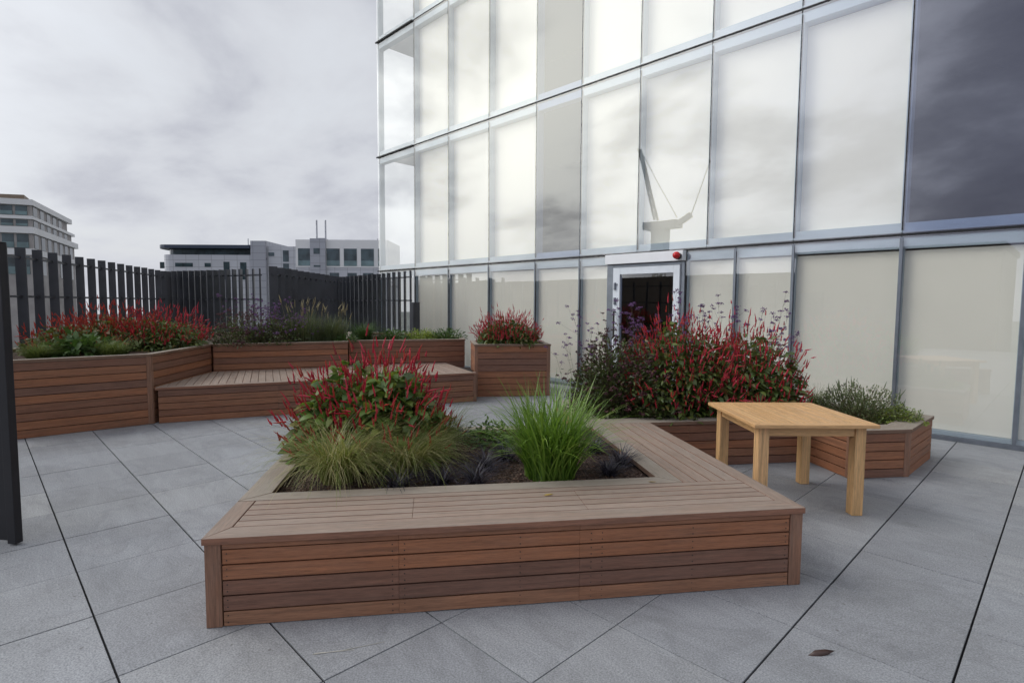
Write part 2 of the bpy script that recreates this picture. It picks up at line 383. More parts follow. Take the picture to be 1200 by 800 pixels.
# ------------------------------------------------------------------ sky and sun
SUN_EL, SUN_AZ = 47, math.atan2(-.62, -.78)            # sun behind thin cloud, behind and to the left
sund = Vector((math.cos(R(SUN_EL)) * math.cos(SUN_AZ), math.cos(R(SUN_EL)) * math.sin(SUN_AZ), math.sin(R(SUN_EL))))
w = bpy.data.worlds.new('World'); SC.world = w; w.use_nodes = True
nt = w.node_tree; L = nt.links.new
for n in list(nt.nodes): nt.nodes.remove(n)
out = nt.nodes.new('ShaderNodeOutputWorld'); bg = N(nt, 'ShaderNodeBackground', i_Strength=.1); L(bg.outputs[0], out.inputs[0])
sky = N(nt, 'ShaderNodeTexSky', sky_type='NISHITA', sun_disc=False, sun_elevation=R(SUN_EL))
sky.sun_rotation = math.atan2(sund.x, sund.y)
sky.air_density = 1.2; sky.dust_density = 2.5
tc = N(nt, 'ShaderNodeTexCoord'); sx = N(nt, 'ShaderNodeSeparateXYZ'); L(tc.outputs['Generated'], sx.inputs[0])
def math_(op, a, b=None, c=None, clamp=False):
    n = N(nt, 'ShaderNodeMath', operation=op); n.use_clamp = clamp
    for i, v in enumerate((a, b, c)):
        if v is None: continue
        if isinstance(v, (int, float)): n.inputs[i].default_value = v
        else: L(v, n.inputs[i])
    return n.outputs[0]
zz = math_('ADD', math_('MAXIMUM', sx.outputs[2], 0.0), .30)
cx = N(nt, 'ShaderNodeCombineXYZ'); L(math_('DIVIDE', sx.outputs[0], zz), cx.inputs[0]); L(math_('DIVIDE', sx.outputs[1], zz), cx.inputs[1]); cx.inputs[2].default_value = SKYZ
mpw = N(nt, 'ShaderNodeMapping'); mpw.inputs['Rotation'].default_value = (0, 0, R(-38)); mpw.inputs['Scale'].default_value = (1.0, 1.25, 1); L(cx.outputs[0], mpw.inputs[0])
n1 = N(nt, 'ShaderNodeTexNoise', i_Scale=1.7, i_Detail=11., i_Roughness=.54, i_Distortion=.2); L(mpw.outputs[0], n1.inputs['Vector'])
n2 = N(nt, 'ShaderNodeTexNoise', i_Scale=.5, i_Detail=3., i_Roughness=.5); L(mpw.outputs[0], n2.inputs['Vector'])
dens = math_('ADD', math_('MULTIPLY', n1.outputs[0], .68), math_('MULTIPLY', n2.outputs[0], .32))
CR = ramp(nt, [(.36, (8.5, 8.75, 9.2)), (.44, (7.7, 7.95, 8.45)), (.50, (6.9, 7.15, 7.75)), (.56, (5.8, 6.0, 6.7)), (.65, (4.2, 4.35, 5.1))]); L(dens, CR.inputs[0])
# clouds are brighter round the hidden sun and lighter towards the horizon
vd = N(nt, 'ShaderNodeVectorMath', operation='DOT_PRODUCT'); L(tc.outputs['Generated'], vd.inputs[0]); vd.inputs[1].default_value = (-.60, -.70, .38)
glow = math_('POWER', math_('MAXIMUM', vd.outputs['Value'], 0.0), 8.0)
tr_ = N(nt, 'ShaderNodeMapRange', interpolation_type='SMOOTHSTEP'); L(dens, tr_.inputs[0]); tr_.inputs[1].default_value = .555; tr_.inputs[2].default_value = .43; tr_.inputs[3].default_value = .66; tr_.inputs[4].default_value = 1.35
thin = tr_.outputs[0]                                  # light breaks through where the cloud is thin
vk = N(nt, 'ShaderNodeVectorMath', operation='DOT_PRODUCT'); L(tc.outputs['Generated'], vk.inputs[0]); vk.inputs[1].default_value = (.10, -.96, .26)
bank = math_('POWER', math_('MAXIMUM', vk.outputs['Value'], 0.0), 7.0)          # heavier rain cloud on one side of the sky
gain = math_('MULTIPLY', math_('MULTIPLY_ADD', math_('MULTIPLY', glow, thin), GLOW, .87), math_('MULTIPLY_ADD', bank, -.05, 1.0))
vs = N(nt, 'ShaderNodeVectorMath', operation='SCALE'); L(CR.outputs[0], vs.inputs[0]); L(gain, vs.inputs['Scale'])
hz = math_('POWER', math_('SUBTRACT', 1.0, math_('MAXIMUM', sx.outputs[2], 0.0), None, True), 9.0)
bt = mixc(nt, vs.outputs[0], (.82, .86, 1.10), bank, 'MULTIPLY')
bt = mixc(nt, bt, (1.03, 1.0, .86), glow, 'MULTIPLY')
c1 = mixc(nt, bt, (6.4, 6.45, 6.9), math_('MULTIPLY', hz, .5))
cov = math_('MULTIPLY_ADD', dens, 1.2, .42, True)
c2 = mixc(nt, sky.outputs[0], c1, cov)
L(c2, bg.inputs[0])
sl = bpy.data.lights.new('sun', 'SUN'); sl.energy = .9; sl.angle = R(25); sl.color = (1, .965, .91)
so = bpy.data.objects.new('sun', sl); COL.objects.link(so); so.rotation_euler = sund.to_track_quat('Z', 'Y').to_euler(); so.location = sund * 60

vs_ = SC.view_settings; vs_.view_transform = 'Standard'; vs_.look = 'None'; vs_.gamma = 1; vs_.exposure = EXPO; vs_.use_curve_mapping = False
SC.cycles.transparent_max_bounces = 24; SC.cycles.max_bounces = 10; SC.cycles.caustics_reflective = False; SC.cycles.caustics_refractive = False

# ------------------------------------------------------------------ ground
FY = 8.126                                             # plane of the glass facade
mb = MB(); mb.box(-900, 900, -900, 900, -16.4, -16); tag(mb.build('city_ground', M['city']), kind='structure')
mb = MB(); mb.box(-16.4, 7, -10, FY + .1, -.5, -.05); tag(mb.build('roof_slab', M['slab']), kind='structure')
mb = MB(); mb.box(-16.3, 6.9, -9.9, FY + .02, -.048, -.012); tag(mb.build('paving_bed', M['subbase']), kind='structure')
xs = [-.2772 + .6097 * 11 - .6097 * k for k in range(15)]
xs = [x for x in xs]
while xs[-1] > -16: xs.append(xs[-1] - .622)
xs = xs[::-1]
ys = [.3696 + .6097 * k for k in range(-16, 13)] + [FY - .03]
mb = MB()
for i in range(len(xs) - 1):
    for j in range(len(ys) - 1):
        xm = (xs[i] + xs[i + 1]) / 2
        # wide shadow joints run along x on the left of the terrace and along y on the right
        gy_ = .0046 if xm < -2.2 else .0027
        gl = .0045 if xs[i] > -1.2 else .0027; gr = .0045 if xs[i + 1] > -1.2 else .0027
        dz = random.uniform(-.0012, .0012)
        mb.box(xs[i] + gl, xs[i + 1] - gr, ys[j] + gy_, ys[j + 1] - gy_, -.0115, dz)
tag(mb.build('paving', M['paver'], bevel=.002), kind='structure')

# ------------------------------------------------------------------ timber helpers
def P2(p): return np.array(p[:2], float)
def slat_panel(mb, p, q, z0, z1, n, th=.022, gap=.008, splits=(), out=0., tones=None, screws=None):
    """horizontal boards from p to q (outer face on the right-hand side of p->q); boards butt at the splits"""
    p, q = P2(p), P2(q); d = q - p; Lg = np.linalg.norm(d); d = d / Lg; nrm = np.array([d[1], -d[0]])
    h = (z1 - z0) / n
    ts = [0.] + list(splits) + [1.]
    for k in range(n):
        mb.t = tones[k] if tones else random.uniform(.12, .85)
        for a, b in zip(ts[:-1], ts[1:]):
            A = p + d * (a * Lg + (.0003 if a > 0 else 0)) + nrm * out; B = p + d * (b * Lg - (.0003 if b < 1 else 0)) + nrm * out
            jit = random.uniform(-.0012, .0012)
            A = A + nrm * jit; B = B + nrm * jit
            mb.quadprism([A, B, B - nrm * th, A - nrm * th], z0 + k * h + gap / 2, z0 + (k + 1) * h - gap / 2, tuple(d))
        if screws:
            for a in screws:
                for zf in (.28, .72):
                    s0 = p + d * (a - .003) + nrm * (out + .0015); s1 = p + d * (a + .003) + nrm * (out + .0015); zc = z0 + (k + zf) * h
                    mb.quadprism([s0, s1, s1 - nrm * .004, s0 - nrm * .004], zc - .003, zc + .003, (0, 0, 1), 1)
    mb.t = None
def post(par, p, q, z0, z1, wid, at, th=.03, out=.004):
    """vertical cover board of width wid on line p->q, starting at distance at"""
    mb = MB()
    p, q = P2(p), P2(q); d = (q - p) / np.linalg.norm(q - p); nrm = np.array([d[1], -d[0]])
    A = p + d * at + nrm * out; B = p + d * (at + wid) + nrm * out
    mb.quadprism([A, B, B - nrm * th, A - nrm * th], z0, z1, (0, 0, 1))
    mb.build('corner_post', M['ipe_post'], par, .002)

def inset(poly, d):
    """polygon (counter-clockwise) moved inwards by d"""
    n = len(poly); outp = []
    for i in range(n):
        a, b, c = P2(poly[i - 1]), P2(poly[i]), P2(poly[(i + 1) % n])
        d1 = (b - a) / np.linalg.norm(b - a); d2 = (c - b) / np.linalg.norm(c - b)
        n1 = np.array([-d1[1], d1[0]]); n2 = np.array([-d2[1], d2[0]])
        k = 1 + n1 @ n2
        outp.append(b + (n1 + n2) / max(k, .2) * d)
    return outp
def ccw(poly):
    a = sum(poly[i][0] * poly[(i + 1) % len(poly)][1] - poly[(i + 1) % len(poly)][0] * poly[i][1] for i in range(len(poly)))
    return poly if a > 0 else poly[::-1]
def coping(mb, poly, edges, wid, z0, z1, over=.012):
    """flat mitred capping boards along the listed edges of a counter-clockwise polygon"""
    o_, i_ = inset(poly, -over), inset(poly, wid); n = len(poly)
    for e in edges:
        w_ = .0015
        a, b = o_[e], o_[(e + 1) % n]; c, d = i_[(e + 1) % n], i_[e]
        dr = (b - a) / np.linalg.norm(b - a)
        mb.quadprism([a + dr * w_, b - dr * w_, c - dr * w_, d + dr * w_], z0, z1, tuple(dr))

# ------------------------------------------------------------------ central planter with bench
BO, BE1, BE2 = np.array([-2.845, .745]), np.array([.588, .809]), np.array([-.809, .588])
def W(a, b): return BO + BE1 * a + BE2 * b
LEN, BACK, AW, TOP = 3.12, 2.2, .603, .447            # front length, depth, bench width, seat height
bp = thing('bench_planter', 'low foreground timber planter with a slatted bench rim, filled with grasses and red spikes', 'planter', (*W(1.5, 1.0), 0))
front = MB(); slat_panel(front, W(.075, 0), W(LEN - .075, 0), .0, .385, 5, splits=(.28, .595), tones=(.93, .05, .12, .62, .55), screws=(.02, .80, .86, 1.45, 1.83, 1.89, 2.4, LEN - .17)); slat_panel(front, W(.075, 0), W(LEN - .075, 0), .385, .412, 1, gap=.004, splits=(.28, .595), tones=(.8,))
front.build('front_panel', [M['ipe'], M['screw']], bp, .0015)
post(bp, W(0, 0), W(LEN, 0), .002, .412, .073, -.003); post(bp, W(0, 0), W(LEN, 0), .002, .412, .073, LEN - .07)
post(bp, W(LEN, 0), W(LEN, BACK), .002, .412, .03, .027, out=.0)
sd = MB(); slat_panel(sd, W(LEN, .06), W(LEN, BACK), 0, .412, 6); sd.build('side_panel', M['ipe'], bp, .0015)
sd = MB(); slat_panel(sd, W(0, BACK), W(0, .028), 0, .412, 6); sd.build('side_panel', M['ipe'], bp, .0015)
sd = MB(); slat_panel(sd, W(LEN - AW, BACK), W(0, BACK), 0, .412, 6); sd.build('rear_panel', M['ipe'], bp, .0015)
cc = MB(); ipoly = inset([W(0, 0), W(LEN, 0), W(LEN, BACK), W(0, BACK)], .0235); cc.prism(ipoly, .004, .36); 
# upstand under the seat
cc.prism([W(.03, .03), W(LEN - .03, .03), W(LEN - .03, BACK - .03), W(LEN - AW + .03, BACK - .03), W(LEN - AW + .03, AW - .03), W(.03, AW - .03)], .361, .411)
cc.prism([W(.03, AW - .025), W(.11, AW - .025), W(.11, BACK - .03), W(.03, BACK - .03)], .361, .411)
cc.build('carcass', M['carcass'], bp)
so_ = MB(); so_.prism([W(.125, AW - .015), W(LEN - AW + .015, AW - .015), W(LEN - AW + .015, BACK - .02), W(.125, BACK - .02)], .355, .395); so_.build('soil', M['soil'], bp)
tp = MB(); Z0, Z1 = .413, TOP
def Q(a0, b0, a1, b1, a2, b2, a3, b3, d, mb=tp, z0=Z0, z1=Z1): mb.quadprism([W(a0, b0), W(a1, b1), W(a2, b2), W(a3, b3)], z0, z1, tuple(d))
ov = .012
Q(-ov, -ov, LEN + ov, -ov, LEN - .085, .118, .085, .118, BE1)                     # mitred front edge board
Q(-ov, -ov, .082, .121, .082, .489, -ov, .489, BE2)                               # left edge board
nb, b0 = 4, .1225
for k in range(nb):
    y0 = b0 + k * .0765; tp.t = random.random()
    for a0, a1 in ((.088, .97), (.971, 1.92), (1.921, LEN - .092)):
        Q(a0, y0, a1, y0, a1, y0 + .069, a0, y0 + .069, BE1)
tp.t = None
Q(.088, .431, LEN - .092, .431, LEN - .092, .488, .088, .488, BE1)                   # strip behind the slats
Q(LEN + ov, -ov + .003, LEN + ov, BACK, LEN - .088, BACK, LEN - .088, .121, BE2)      # right edge board runs on along the arm
nb2 = 4; a_in = LEN - AW + .135
wsl = (LEN - .092 - a_in) / nb2
for k in range(nb2):
    x0 = a_in + k * wsl + .003; x1 = a_in + (k + 1) * wsl - .004
    Q(x0, .492, x1, .492, x1, BACK, x0, BACK, BE2)
tp.build('bench_top', M['weathered'], bp, .0025)
cp_ = MB()
Q(-ov, .492, LEN - AW + .130, .492, LEN - AW + .003, AW + .01, .142, AW + .01, BE1, cp_, Z0, Z1 + .001)
Q(-ov, .497, .138, AW + .014, .138, BACK + ov - .14, -ov, BACK + ov, BE2, cp_, Z0, Z1 + .001)
Q(LEN - AW + .132, .497, LEN - AW + .132, BACK, LEN - AW + .002, BACK, LEN - AW + .002, AW + .015, BE2, cp_, Z0, Z1 + .001)
Q(-ov, BACK + ov, .138, BACK + ov - .138, LEN - AW, BACK + ov - .138, LEN - AW, BACK + ov, BE1, cp_, Z0, Z1 + .001)
cp_.build('coping', M['coping'], bp, .0025)

# ------------------------------------------------------------------ planter in front of the glass wall (right)
rpoly = ccw([tuple(W(2.50, BACK + .016)), tuple(W(4.82, BACK + .016)), tuple(W(4.82, 1.665)), tuple(W(5.41, 1.655)), (-.972, 7.01), (-2.1, 7.05), tuple(W(2.50, 3.5))])
i0 = min(range(7), key=lambda i: np.linalg.norm(P2(rpoly[i]) - W(2.50, BACK + .016)))
rpoly = rpoly[i0:] + rpoly[:i0]
rp = thing('corner_planter', 'zigzag timber planter behind the pale table holding a red bush and a herb corner', 'planter', (*W(4.2, 2.8), 0))
for e, sp_ in ((0, (.45,)), (1, ()), (2, ()), (3, ()), (4, ()), (5, ()), (6, ())):
    s_ = MB(); slat_panel(s_, rpoly[e], rpoly[(e + 1) % 7], 0, .412, 5, splits=sp_); s_.build('slatted_panel', M['ipe'], rp, .0015)
for e in (1, 2, 3):
    a, b, c = P2(rpoly[e - 1]), P2(rpoly[e]), P2(rpoly[(e + 1) % 7])
    if e != 1:
        Ld = np.linalg.norm(b - a); post(rp, a, b, .002, .412, .05, Ld - .05); post(rp, b, c, .002, .412, .045, .0)
cc = MB(); cc.prism(inset(rpoly, .024), .004, .36); cc.build('carcass', M['carcass'], rp)
so_ = MB(); so_.prism(inset(rpoly, .03), .355, .41); so_.build('soil', M['soil'], rp)
cp_ = MB(); coping(cp_, rpoly, (0, 1, 2, 3, 4, 5, 6), .2, .413, .447); cp_.build('coping', M['coping'], rp, .0025)

# ------------------------------------------------------------------ tall planters and the seat on the left
TH = .90
def tall_planter(name, label, poly, visible, posts, h=TH, n=9, wid=.09, base=None):
    poly = ccw(poly); r_ = thing(name, label, 'planter', (*(sum(P2(p) for p in poly) / len(poly)), 0)); m = len(poly)
    for e in range(m):
        s_ = MB(); slat_panel(s_, poly[e], poly[(e + 1) % m], 0, h - .034, n, splits=(.5,) if np.linalg.norm(P2(poly[e]) - P2(poly[(e + 1) % m])) > 2.2 else ())
        s_.build('slatted_panel', M['ipe'], r_, .0015)
    for e in range(m):
        if e in posts:
            a, b, c = P2(poly[e - 1]), P2(poly[e]), P2(poly[(e + 1) % m])
            Ld = np.linalg.norm(b - a); post(r_, a, b, .002, h - .034, .055, Ld - .055); post(r_, b, c, .002, h - .034, .05, 0.)
    cc = MB(); cc.prism(inset(poly, .024), .004, h - .08); cc.build('carcass', M['carcass'], r_)
    so_ = MB(); so_.prism(inset(poly, .05), h - .085, h - .045); so_.build('soil', M['soil'], r_)
    cp_ = MB(); coping(cp_, poly, range(m), wid, h - .033, h); cp_.build('coping', M['coping'], r_, .0025)
    return r_, poly
LA, LB, LC = (-8.29, .2), (-8.20, 1.605), (-9.49, 2.665)
BK1 = (-8.74, 4.60)
left_pl, _ = tall_planter('raised_planter', 'tall dark timber planter by the black gate with a corner towards the camera', [LA, LB, LC, (-13.2, 2.45), (-10.1, .2)], None, ())
post(left_pl, LA, LB, .002, TH - .034, .055, np.linalg.norm(P2(LB) - P2(LA)) - .055, out=.008); post(left_pl, LB, LC, .002, TH - .034, .03, .0, out=.008)
g_ = (P2(BK1) - P2(LC)) / np.linalg.norm(P2(BK1) - P2(LC)); LC2 = P2(LC) + g_ * .03
tall_planter('raised_planter', 'timber planter forming the left backrest, planted with dark purple shrubs and tall grass', [tuple(LC2), BK1, (-11.6, 6.2), (-13.1, 3.95), (-12.9, 2.75), (-9.9, 2.7)], None, ())
BK2, BK3 = (-8.93, 4.72), (-7.96, 6.56)
tall_planter('raised_planter', 'timber planter forming the right backrest, with low leafy plants, left of the planter box', [BK2, BK3, (-8.55, 6.98), (-10.2, 7.0), (-11.35, 6.35)], None, ())
PH = .885
P0 = np.array([-6.97, 5.965]); P1 = P0 + BE1 * 1.28
tall_planter('raised_planter', 'square timber planter box right of the seat holding one round bush of red spikes', [tuple(P0), tuple(P1), tuple(P1 + BE2 * .98), tuple(P0 + BE2 * .98)], None, (0, 1), PH, 8, .07)
S0, S1 = np.array([-8.175, 1.63]), np.array([-6.65, 5.72])
SZ = .465
S2 = np.array(P0 + BE2 * .98) - BE1 * .012; S2 = np.array([-8.02, 6.43]) ; 
S3, S4 = np.array([-8.72, 4.64]), np.array([-9.43, 2.70])
bs = thing('bench', 'deep L shaped timber seating platform between the tall planters', 'bench', (-8.3, 4.0, 0))
gs = (S1 - S0) / np.linalg.norm(S1 - S0)
s_ = MB(); slat_panel(s_, S0 + gs * .03, S1 - gs * .05, 0, SZ - .034, 5, splits=(.33, .66)); s_.build('front_panel', M['ipe'], bs, .0015)
dE = BE2; S1b = S1 + dE * .42
s_ = MB(); slat_panel(s_, S1 + dE * .03, S1b, 0, SZ - .034, 5); s_.build('end_panel', M['ipe'], bs, .0015)
post(bs, S0, S1, .002, SZ - .034, .05, np.linalg.norm(S1 - S0) - .05); post(bs, S1, S1b, .002, SZ - .034, .03, 0)
cc = MB(); cc.prism(inset(ccw([tuple(S0), tuple(S1), tuple(S1 + dE * 1.1), tuple(S3 + gs * .05 - np.array([-.03, 0])), tuple(S4)]), .03), .004, SZ - .036); cc.build('carcass', M['carcass'], bs)
# deck boards run front to back across the platform, front edge board along it
dk = MB(); nrm = np.array([-gs[1], gs[0]]); Lf = np.linalg.norm(S1 - S0)
dk.quadprism([S0 - nrm * .012, S1 - nrm * .012, S1 + nrm * .09, S0 + nrm * .09], SZ - .033, SZ, tuple(gs))
def clip_back(t):
    # depth of the platform at distance t along the front
    a = S0 + gs * t
    def hit(p, q):
        p, q = P2(p), P2(q); A = np.array([nrm, -(q - p)]).T
        k, s = np.linalg.solve(A, p - a); return k if -.02 <= s <= 1.02 and k > 0 else None
    ks = [hit(LB, LC), hit(LC, BK1), hit(BK1, BK2), hit(BK2, BK3), hit(P0 - BE1 * .0, P0 + BE2 * 1.3), hit(S1, S1 + dE * .42)]
    ks = [k for k in ks if k]
    return (min(ks) - .012) if ks else .2
t = .02
while t < Lf - .05:
    t1 = min(t + .092, Lf - .01); d0, d1 = clip_back(t + .001), clip_back(t1 - .001)
    if min(d0, d1) > .12:
        dk.quadprism([S0 + gs * t + nrm * .095, S0 + gs * t1 + nrm * .095, S0 + gs * t1 + nrm * d1, S0 + gs * t + nrm * d0], SZ - .033, SZ, tuple(nrm))
    t = t1 + .006
dk.build('seat_deck', M['weathered'], bs, .002)

# ------------------------------------------------------------------ fence
def fence(label, a, b, n, ang0, ang1, wid0, wid1, top=2.3, rails=(1.62, 2.16), base=0., first=0.):
    a, b = P2(a), P2(b); f_ = thing('fin_fence', label, 'fence', (*a, 0), 'sections of dark fin fence round the terrace')
    d = (b - a) / np.linalg.norm(b - a)
    for k in range(n):
        u_ = k / max(1, n - 1); p = a + (b - a) * u_; an = ang0 + (ang1 - ang0) * u_; wd = (wid0 + (wid1 - wid0) * u_) / 2
        x = np.array([math.cos(R(an)), math.sin(R(an))]) * wd; y = np.array([-x[1], x[0]]) / wd * .016
        mb = MB(); mb.quadprism([p - x - y, p + x - y, p + x + y, p - x + y], base, top + random.uniform(-.004, .004), (0, 0, 1)); mb.build('fin', M['steel_dark'], f_)
    for z in rails:
        nr = np.array([-d[1], d[0]]) * .02; cen_a, cen_b = a - d * .05, b + d * .05
        mb = MB(); mb.bar((*cen_a, z), (*cen_b, z), .02, .03); mb.build('rail', M['steel_dark'], f_)
    return f_
fence('left section of the dark fin fence, standing behind the orange red bushes', (-6.5, -1.53), (-15.95, 3.58), 26, 74, 80, .115, .115)
fence('dark fin fence section before the curved roof block, fins turning narrower to the right', (-15.85, 3.45), (-12.75, 4.62), 17, 76, 158, .17, .17)
fence('short section of dark fin fence behind the tall grass, fins overlapping into a solid screen', (-12.2, 4.70), (-15.6, 7.95), 13, 69, 69, .17, .17, 2.33)
fence('right end section of the dark fin fence, thin fins in front of the glass corner', (-15.35, 7.78), (-10.75, 7.25), 17, 63, 138, .15, .13)
pb = MB(); pb.box(-10.66, -10.52, 7.16, 7.34, 0, 1.57); pb.box(-10.67, -10.51, 7.15, 7.35, 1.571, 1.58)
tag(pb.build('bollard_post', M['steel_dark'], None, .004), 'squat dark grey post closing the fence at the glass wall', 'post')

# gate leaf at the left edge
gt = thing('gate', 'black steel gate leaf cut off by the left edge of the photo', 'gate', (-4.66, .14, 0))
gd_ = np.array([-.70, -.714]); gd_ = np.array([-.78, -.62]); gn = np.array([gd_[1], -gd_[0]])
g0 = np.array([-4.665, .135])
mb = MB(); mb.quadprism([g0, g0 + gd_ * .06, g0 + gd_ * .06 + gn * .05, g0 + gn * .05], .012, 1.93); mb.build('stile', M['steel_gate'], gt, .003)
mb = MB(); mb.quadprism([g0 + gd_ * .061 + gn * .012, g0 + gd_ * 1.0 + gn * .012, g0 + gd_ * 1.0 + gn * .038, g0 + gd_ * .061 + gn * .038], .03, 1.91); mb.build('panel', M['steel_gate'], gt)
mb = MB(); mb.quadprism([g0 + gd_ * 1.001, g0 + gd_ * 1.061, g0 + gd_ * 1.061 + gn * .05, g0 + gd_ * 1.001 + gn * .05], .012, 1.93); mb.build('stile', M['steel_gate'], gt, .003)
# ------------------------------------------------------------------ glass building
gb = thing('glass_building', 'glass curtain wall building with cream blinds closing the terrace on the right', 'building', (-4, FY, 0))
VX = [-13.6, -11.87, -10.48, -9.055, -7.655, -6.518, -5.28, -4.03, -2.775, -1.53, -.40, .82, 2.05, 3.3, 4.55, 5.8]
GX = [-13.6, -11.87, -10.48, -9.055, -7.655, -6.518, -5.875, None, -4.37, -3.577, -2.768, -1.53, -.40, .82, 2.05, 3.3, 4.55, 5.8]
ROWS = [(.05, 2.415), (2.445, 5.50), (5.53, 8.53), (8.56, 11.6)]
CORNER, DARK = 0, 1
def window(x0, x1, z0, z1, kind, bot=.11, topb=.13, jamb=.05, depth=.24):
    g = .007
    p_ = MB(); p_.box(x0 + g, x1 - g, FY, FY + .016, z0, z1)
    pane = p_.build('window', M['glass'] if kind != 'dark' else M['glass_dark'], gb)
    s = MB()
    s.box(x0 + .002, x1 - .002, FY + .03, FY + .05, z0, z0 + bot); s.box(x0 + .002, x1 - .002, FY + .03, FY + .05, z1 - topb, z1)
    s.box(x0 + .002, x0 + jamb, FY + .03, FY + depth, z0 + bot + .001, z1 - topb - .001); s.box(x1 - jamb, x1 - .002, FY + .03, FY + depth, z0 + bot + .001, z1 - topb - .001)
    s.box(x0 + .002, x1 - .002, FY + .0505, FY + depth, z1 - topb - .001, z1 - topb + .02); s.box(x0 + .002, x1 - .002, FY + .0505, FY + depth, z0 + bot - .02, z0 + bot)
    s.build('reveal', M['frit'], pane)
    if kind == 'blind':
        b = MB(); b.box(x0 + jamb + .001, x1 - jamb - .001, FY + depth - .03, FY + depth - .025, z0 + bot + .004, z1 - topb - .02); b.build('blind', M['blind'], pane)
    return pane
for r_, (z0, z1) in enumerate(ROWS):
    X = GX if r_ == 0 else VX
    for i in range(len(X) - 1):
        if X[i] is None or X[i + 1] is None: continue
        x0, x1 = X[i], X[i + 1]
        if r_ == 0 and x0 == -5.875: continue
        k = 'blind'
        if i == 0: k = 'corner'
        elif r_ > 0 and i == 4: k = 'dark'
        elif r_ > 0 and i >= 9: k = 'dark'
        window(x0, x1, z0, z1, k, bot=.05 if r_ == 0 else .13, topb=.15, jamb=.025, depth=.12 if r_ == 0 else .20)
# black gaskets behind the joints
mb = MB()
for (za, zb) in ((2.4, 2.46), (5.485, 5.545), (8.515, 8.575)): mb.box(-13.59, 6, FY + .017, FY + .029, za, zb)
mb.build('transom', M['gasket'], gb)
mb = MB()
for r_, (z0, z1) in enumerate(ROWS):
    for x in (GX if r_ == 0 else VX)[1:]:
        if x is None: continue
        mb.box(x - .012, x + .012, FY + .0175, FY + .0285, z0 + .046, z1 - .05)
mb.build('mullion_gasket', M['gasket'], gb)
# ground-floor cover caps stand proud of the glass
for x in (-3.577, -2.768, -1.53, -.40, .82):
    mb = MB(); mb.box(x - .017, x + .017, FY - .012, FY - .002, .05, 2.405); mb.build('mullion', M['mullion'], gb)
for x in (-11.87, -10.48, -9.055, -7.655, -6.518):
    mb = MB(); mb.box(x - .014, x + .014, FY - .008, FY - .002, .05, 2.405); mb.build('mullion', M['mullion'], gb)
# projecting dark rails across the corner bay only
for z in (2.43, 5.515, 8.545):
    mb = MB(); mb.box(-13.62, -11.89, FY - .035, FY - .003, z - .016, z + .016); mb.build('corner_rail', M['gasket'], gb)
mb = MB(); mb.box(-13.6, 6, FY - .02, FY + .06, .0, .048); mb.build('base_rail', M['mullion'], gb)
# interior
mb = MB()
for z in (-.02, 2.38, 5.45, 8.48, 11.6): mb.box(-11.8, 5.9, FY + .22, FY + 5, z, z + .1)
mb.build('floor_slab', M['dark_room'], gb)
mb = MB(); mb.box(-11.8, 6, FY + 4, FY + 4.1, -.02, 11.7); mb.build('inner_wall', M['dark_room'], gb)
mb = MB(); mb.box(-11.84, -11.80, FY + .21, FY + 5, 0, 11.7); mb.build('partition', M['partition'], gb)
for z in (2.36, 5.44, 8.46): 
    mb = MB(); mb.box(-13.55, -11.85, FY + .25, FY + 2.2, z + .04, z + .1); mb.build('corner_slab', M['partition'], gb)
# glass return at the corner
for z0, z1 in ROWS:
    for y0, y1 in ((FY + .03, FY + 1.5), (FY + 1.515, FY + 3.2), (FY + 3.215, FY + 4.9)):
        mb = MB(); mb.box(-13.6, -13.586, y0, y1, z0, z1); pn = mb.build('side_window', M['glass'], gb)
        s = MB(); s.box(-13.584, -13.55, y0, y0 + .05, z0, z1); s.box(-13.584, -13.55, y1 - .05, y1, z0, z1); s.build('reveal', M['frit'], pn)
mb = MB(); mb.box(-13.6, 6, FY + .02, FY + 8, 11.62, 11.9); mb.build('roof', M['frit'], gb)
mb = MB(); mb.box(-11.8, 6, FY + 5.1, FY + 8, -.02, 11.6); mb.build('rear_block', M['far_white'], gb)
# door
dr = MB()
X0, X1 = -5.72, -4.445
dr.box(X0, X0 + .14, FY - .05, FY + .03, .03, 2.2); dr.box(X1 - .11, X1, FY - .05, FY + .03, .03, 2.2)
dr.box(X0 + .141, X1 - .111, FY - .049, FY + .029, 2.08, 2.2); dr.box(X0 + .141, X1 - .111, FY - .049, FY + .029, .03, .2)
door = dr.build('door', M['door_metal'], gb, .004)
gl = MB(); gl.box(X0 + .14, X1 - .11, FY - .02, FY - .005, .2, 2.08); gl.build('door_glass', M['glass_dark'], door)
hd = MB(); hd.bar((X0 + .07, FY - .11, 1.0), (X0 + .07, FY - .11, 1.45), .025, .025); hd.bar((X0 + .07, FY - .11, 1.02), (X0 + .07, FY - .05, 1.02), .02, .02); hd.bar((X0 + .07, FY - .11, 1.43), (X0 + .07, FY - .05, 1.43), .02, .02); hd.build('handle', M['black_plastic'], door)
for z in (1.62, 1.88):
    hg = MB(); hg.lathe([(.02, -.06), (.022, -.05), (.022, .05), (.02, .06)], (X0 + .05, FY - .06, z), 10); hg.bar((X0 + .05, FY - .055, z + .03), (X0 + .1, FY - .055, z + .03), .02, .02); hg.build('lock', M['mullion'], door)
jm = MB(); jm.box(-5.868, X0 - .01, FY - .02, FY + .1, .03, 2.25); jm.box(X1 + .01, -4.376, FY - .02, FY + .1, .03, 2.25); jm.box(X0 - .009, X1 + .009, FY - .018, FY + .1, 2.205, 2.25); jm.build('door_jamb', M['mullion'], gb, .003)
fs = MB(); fs.box(-5.87, -4.375, FY - .09, FY + .02, 2.262, 2.425); fs.build('fascia', M['white_metal'], gb, .004)
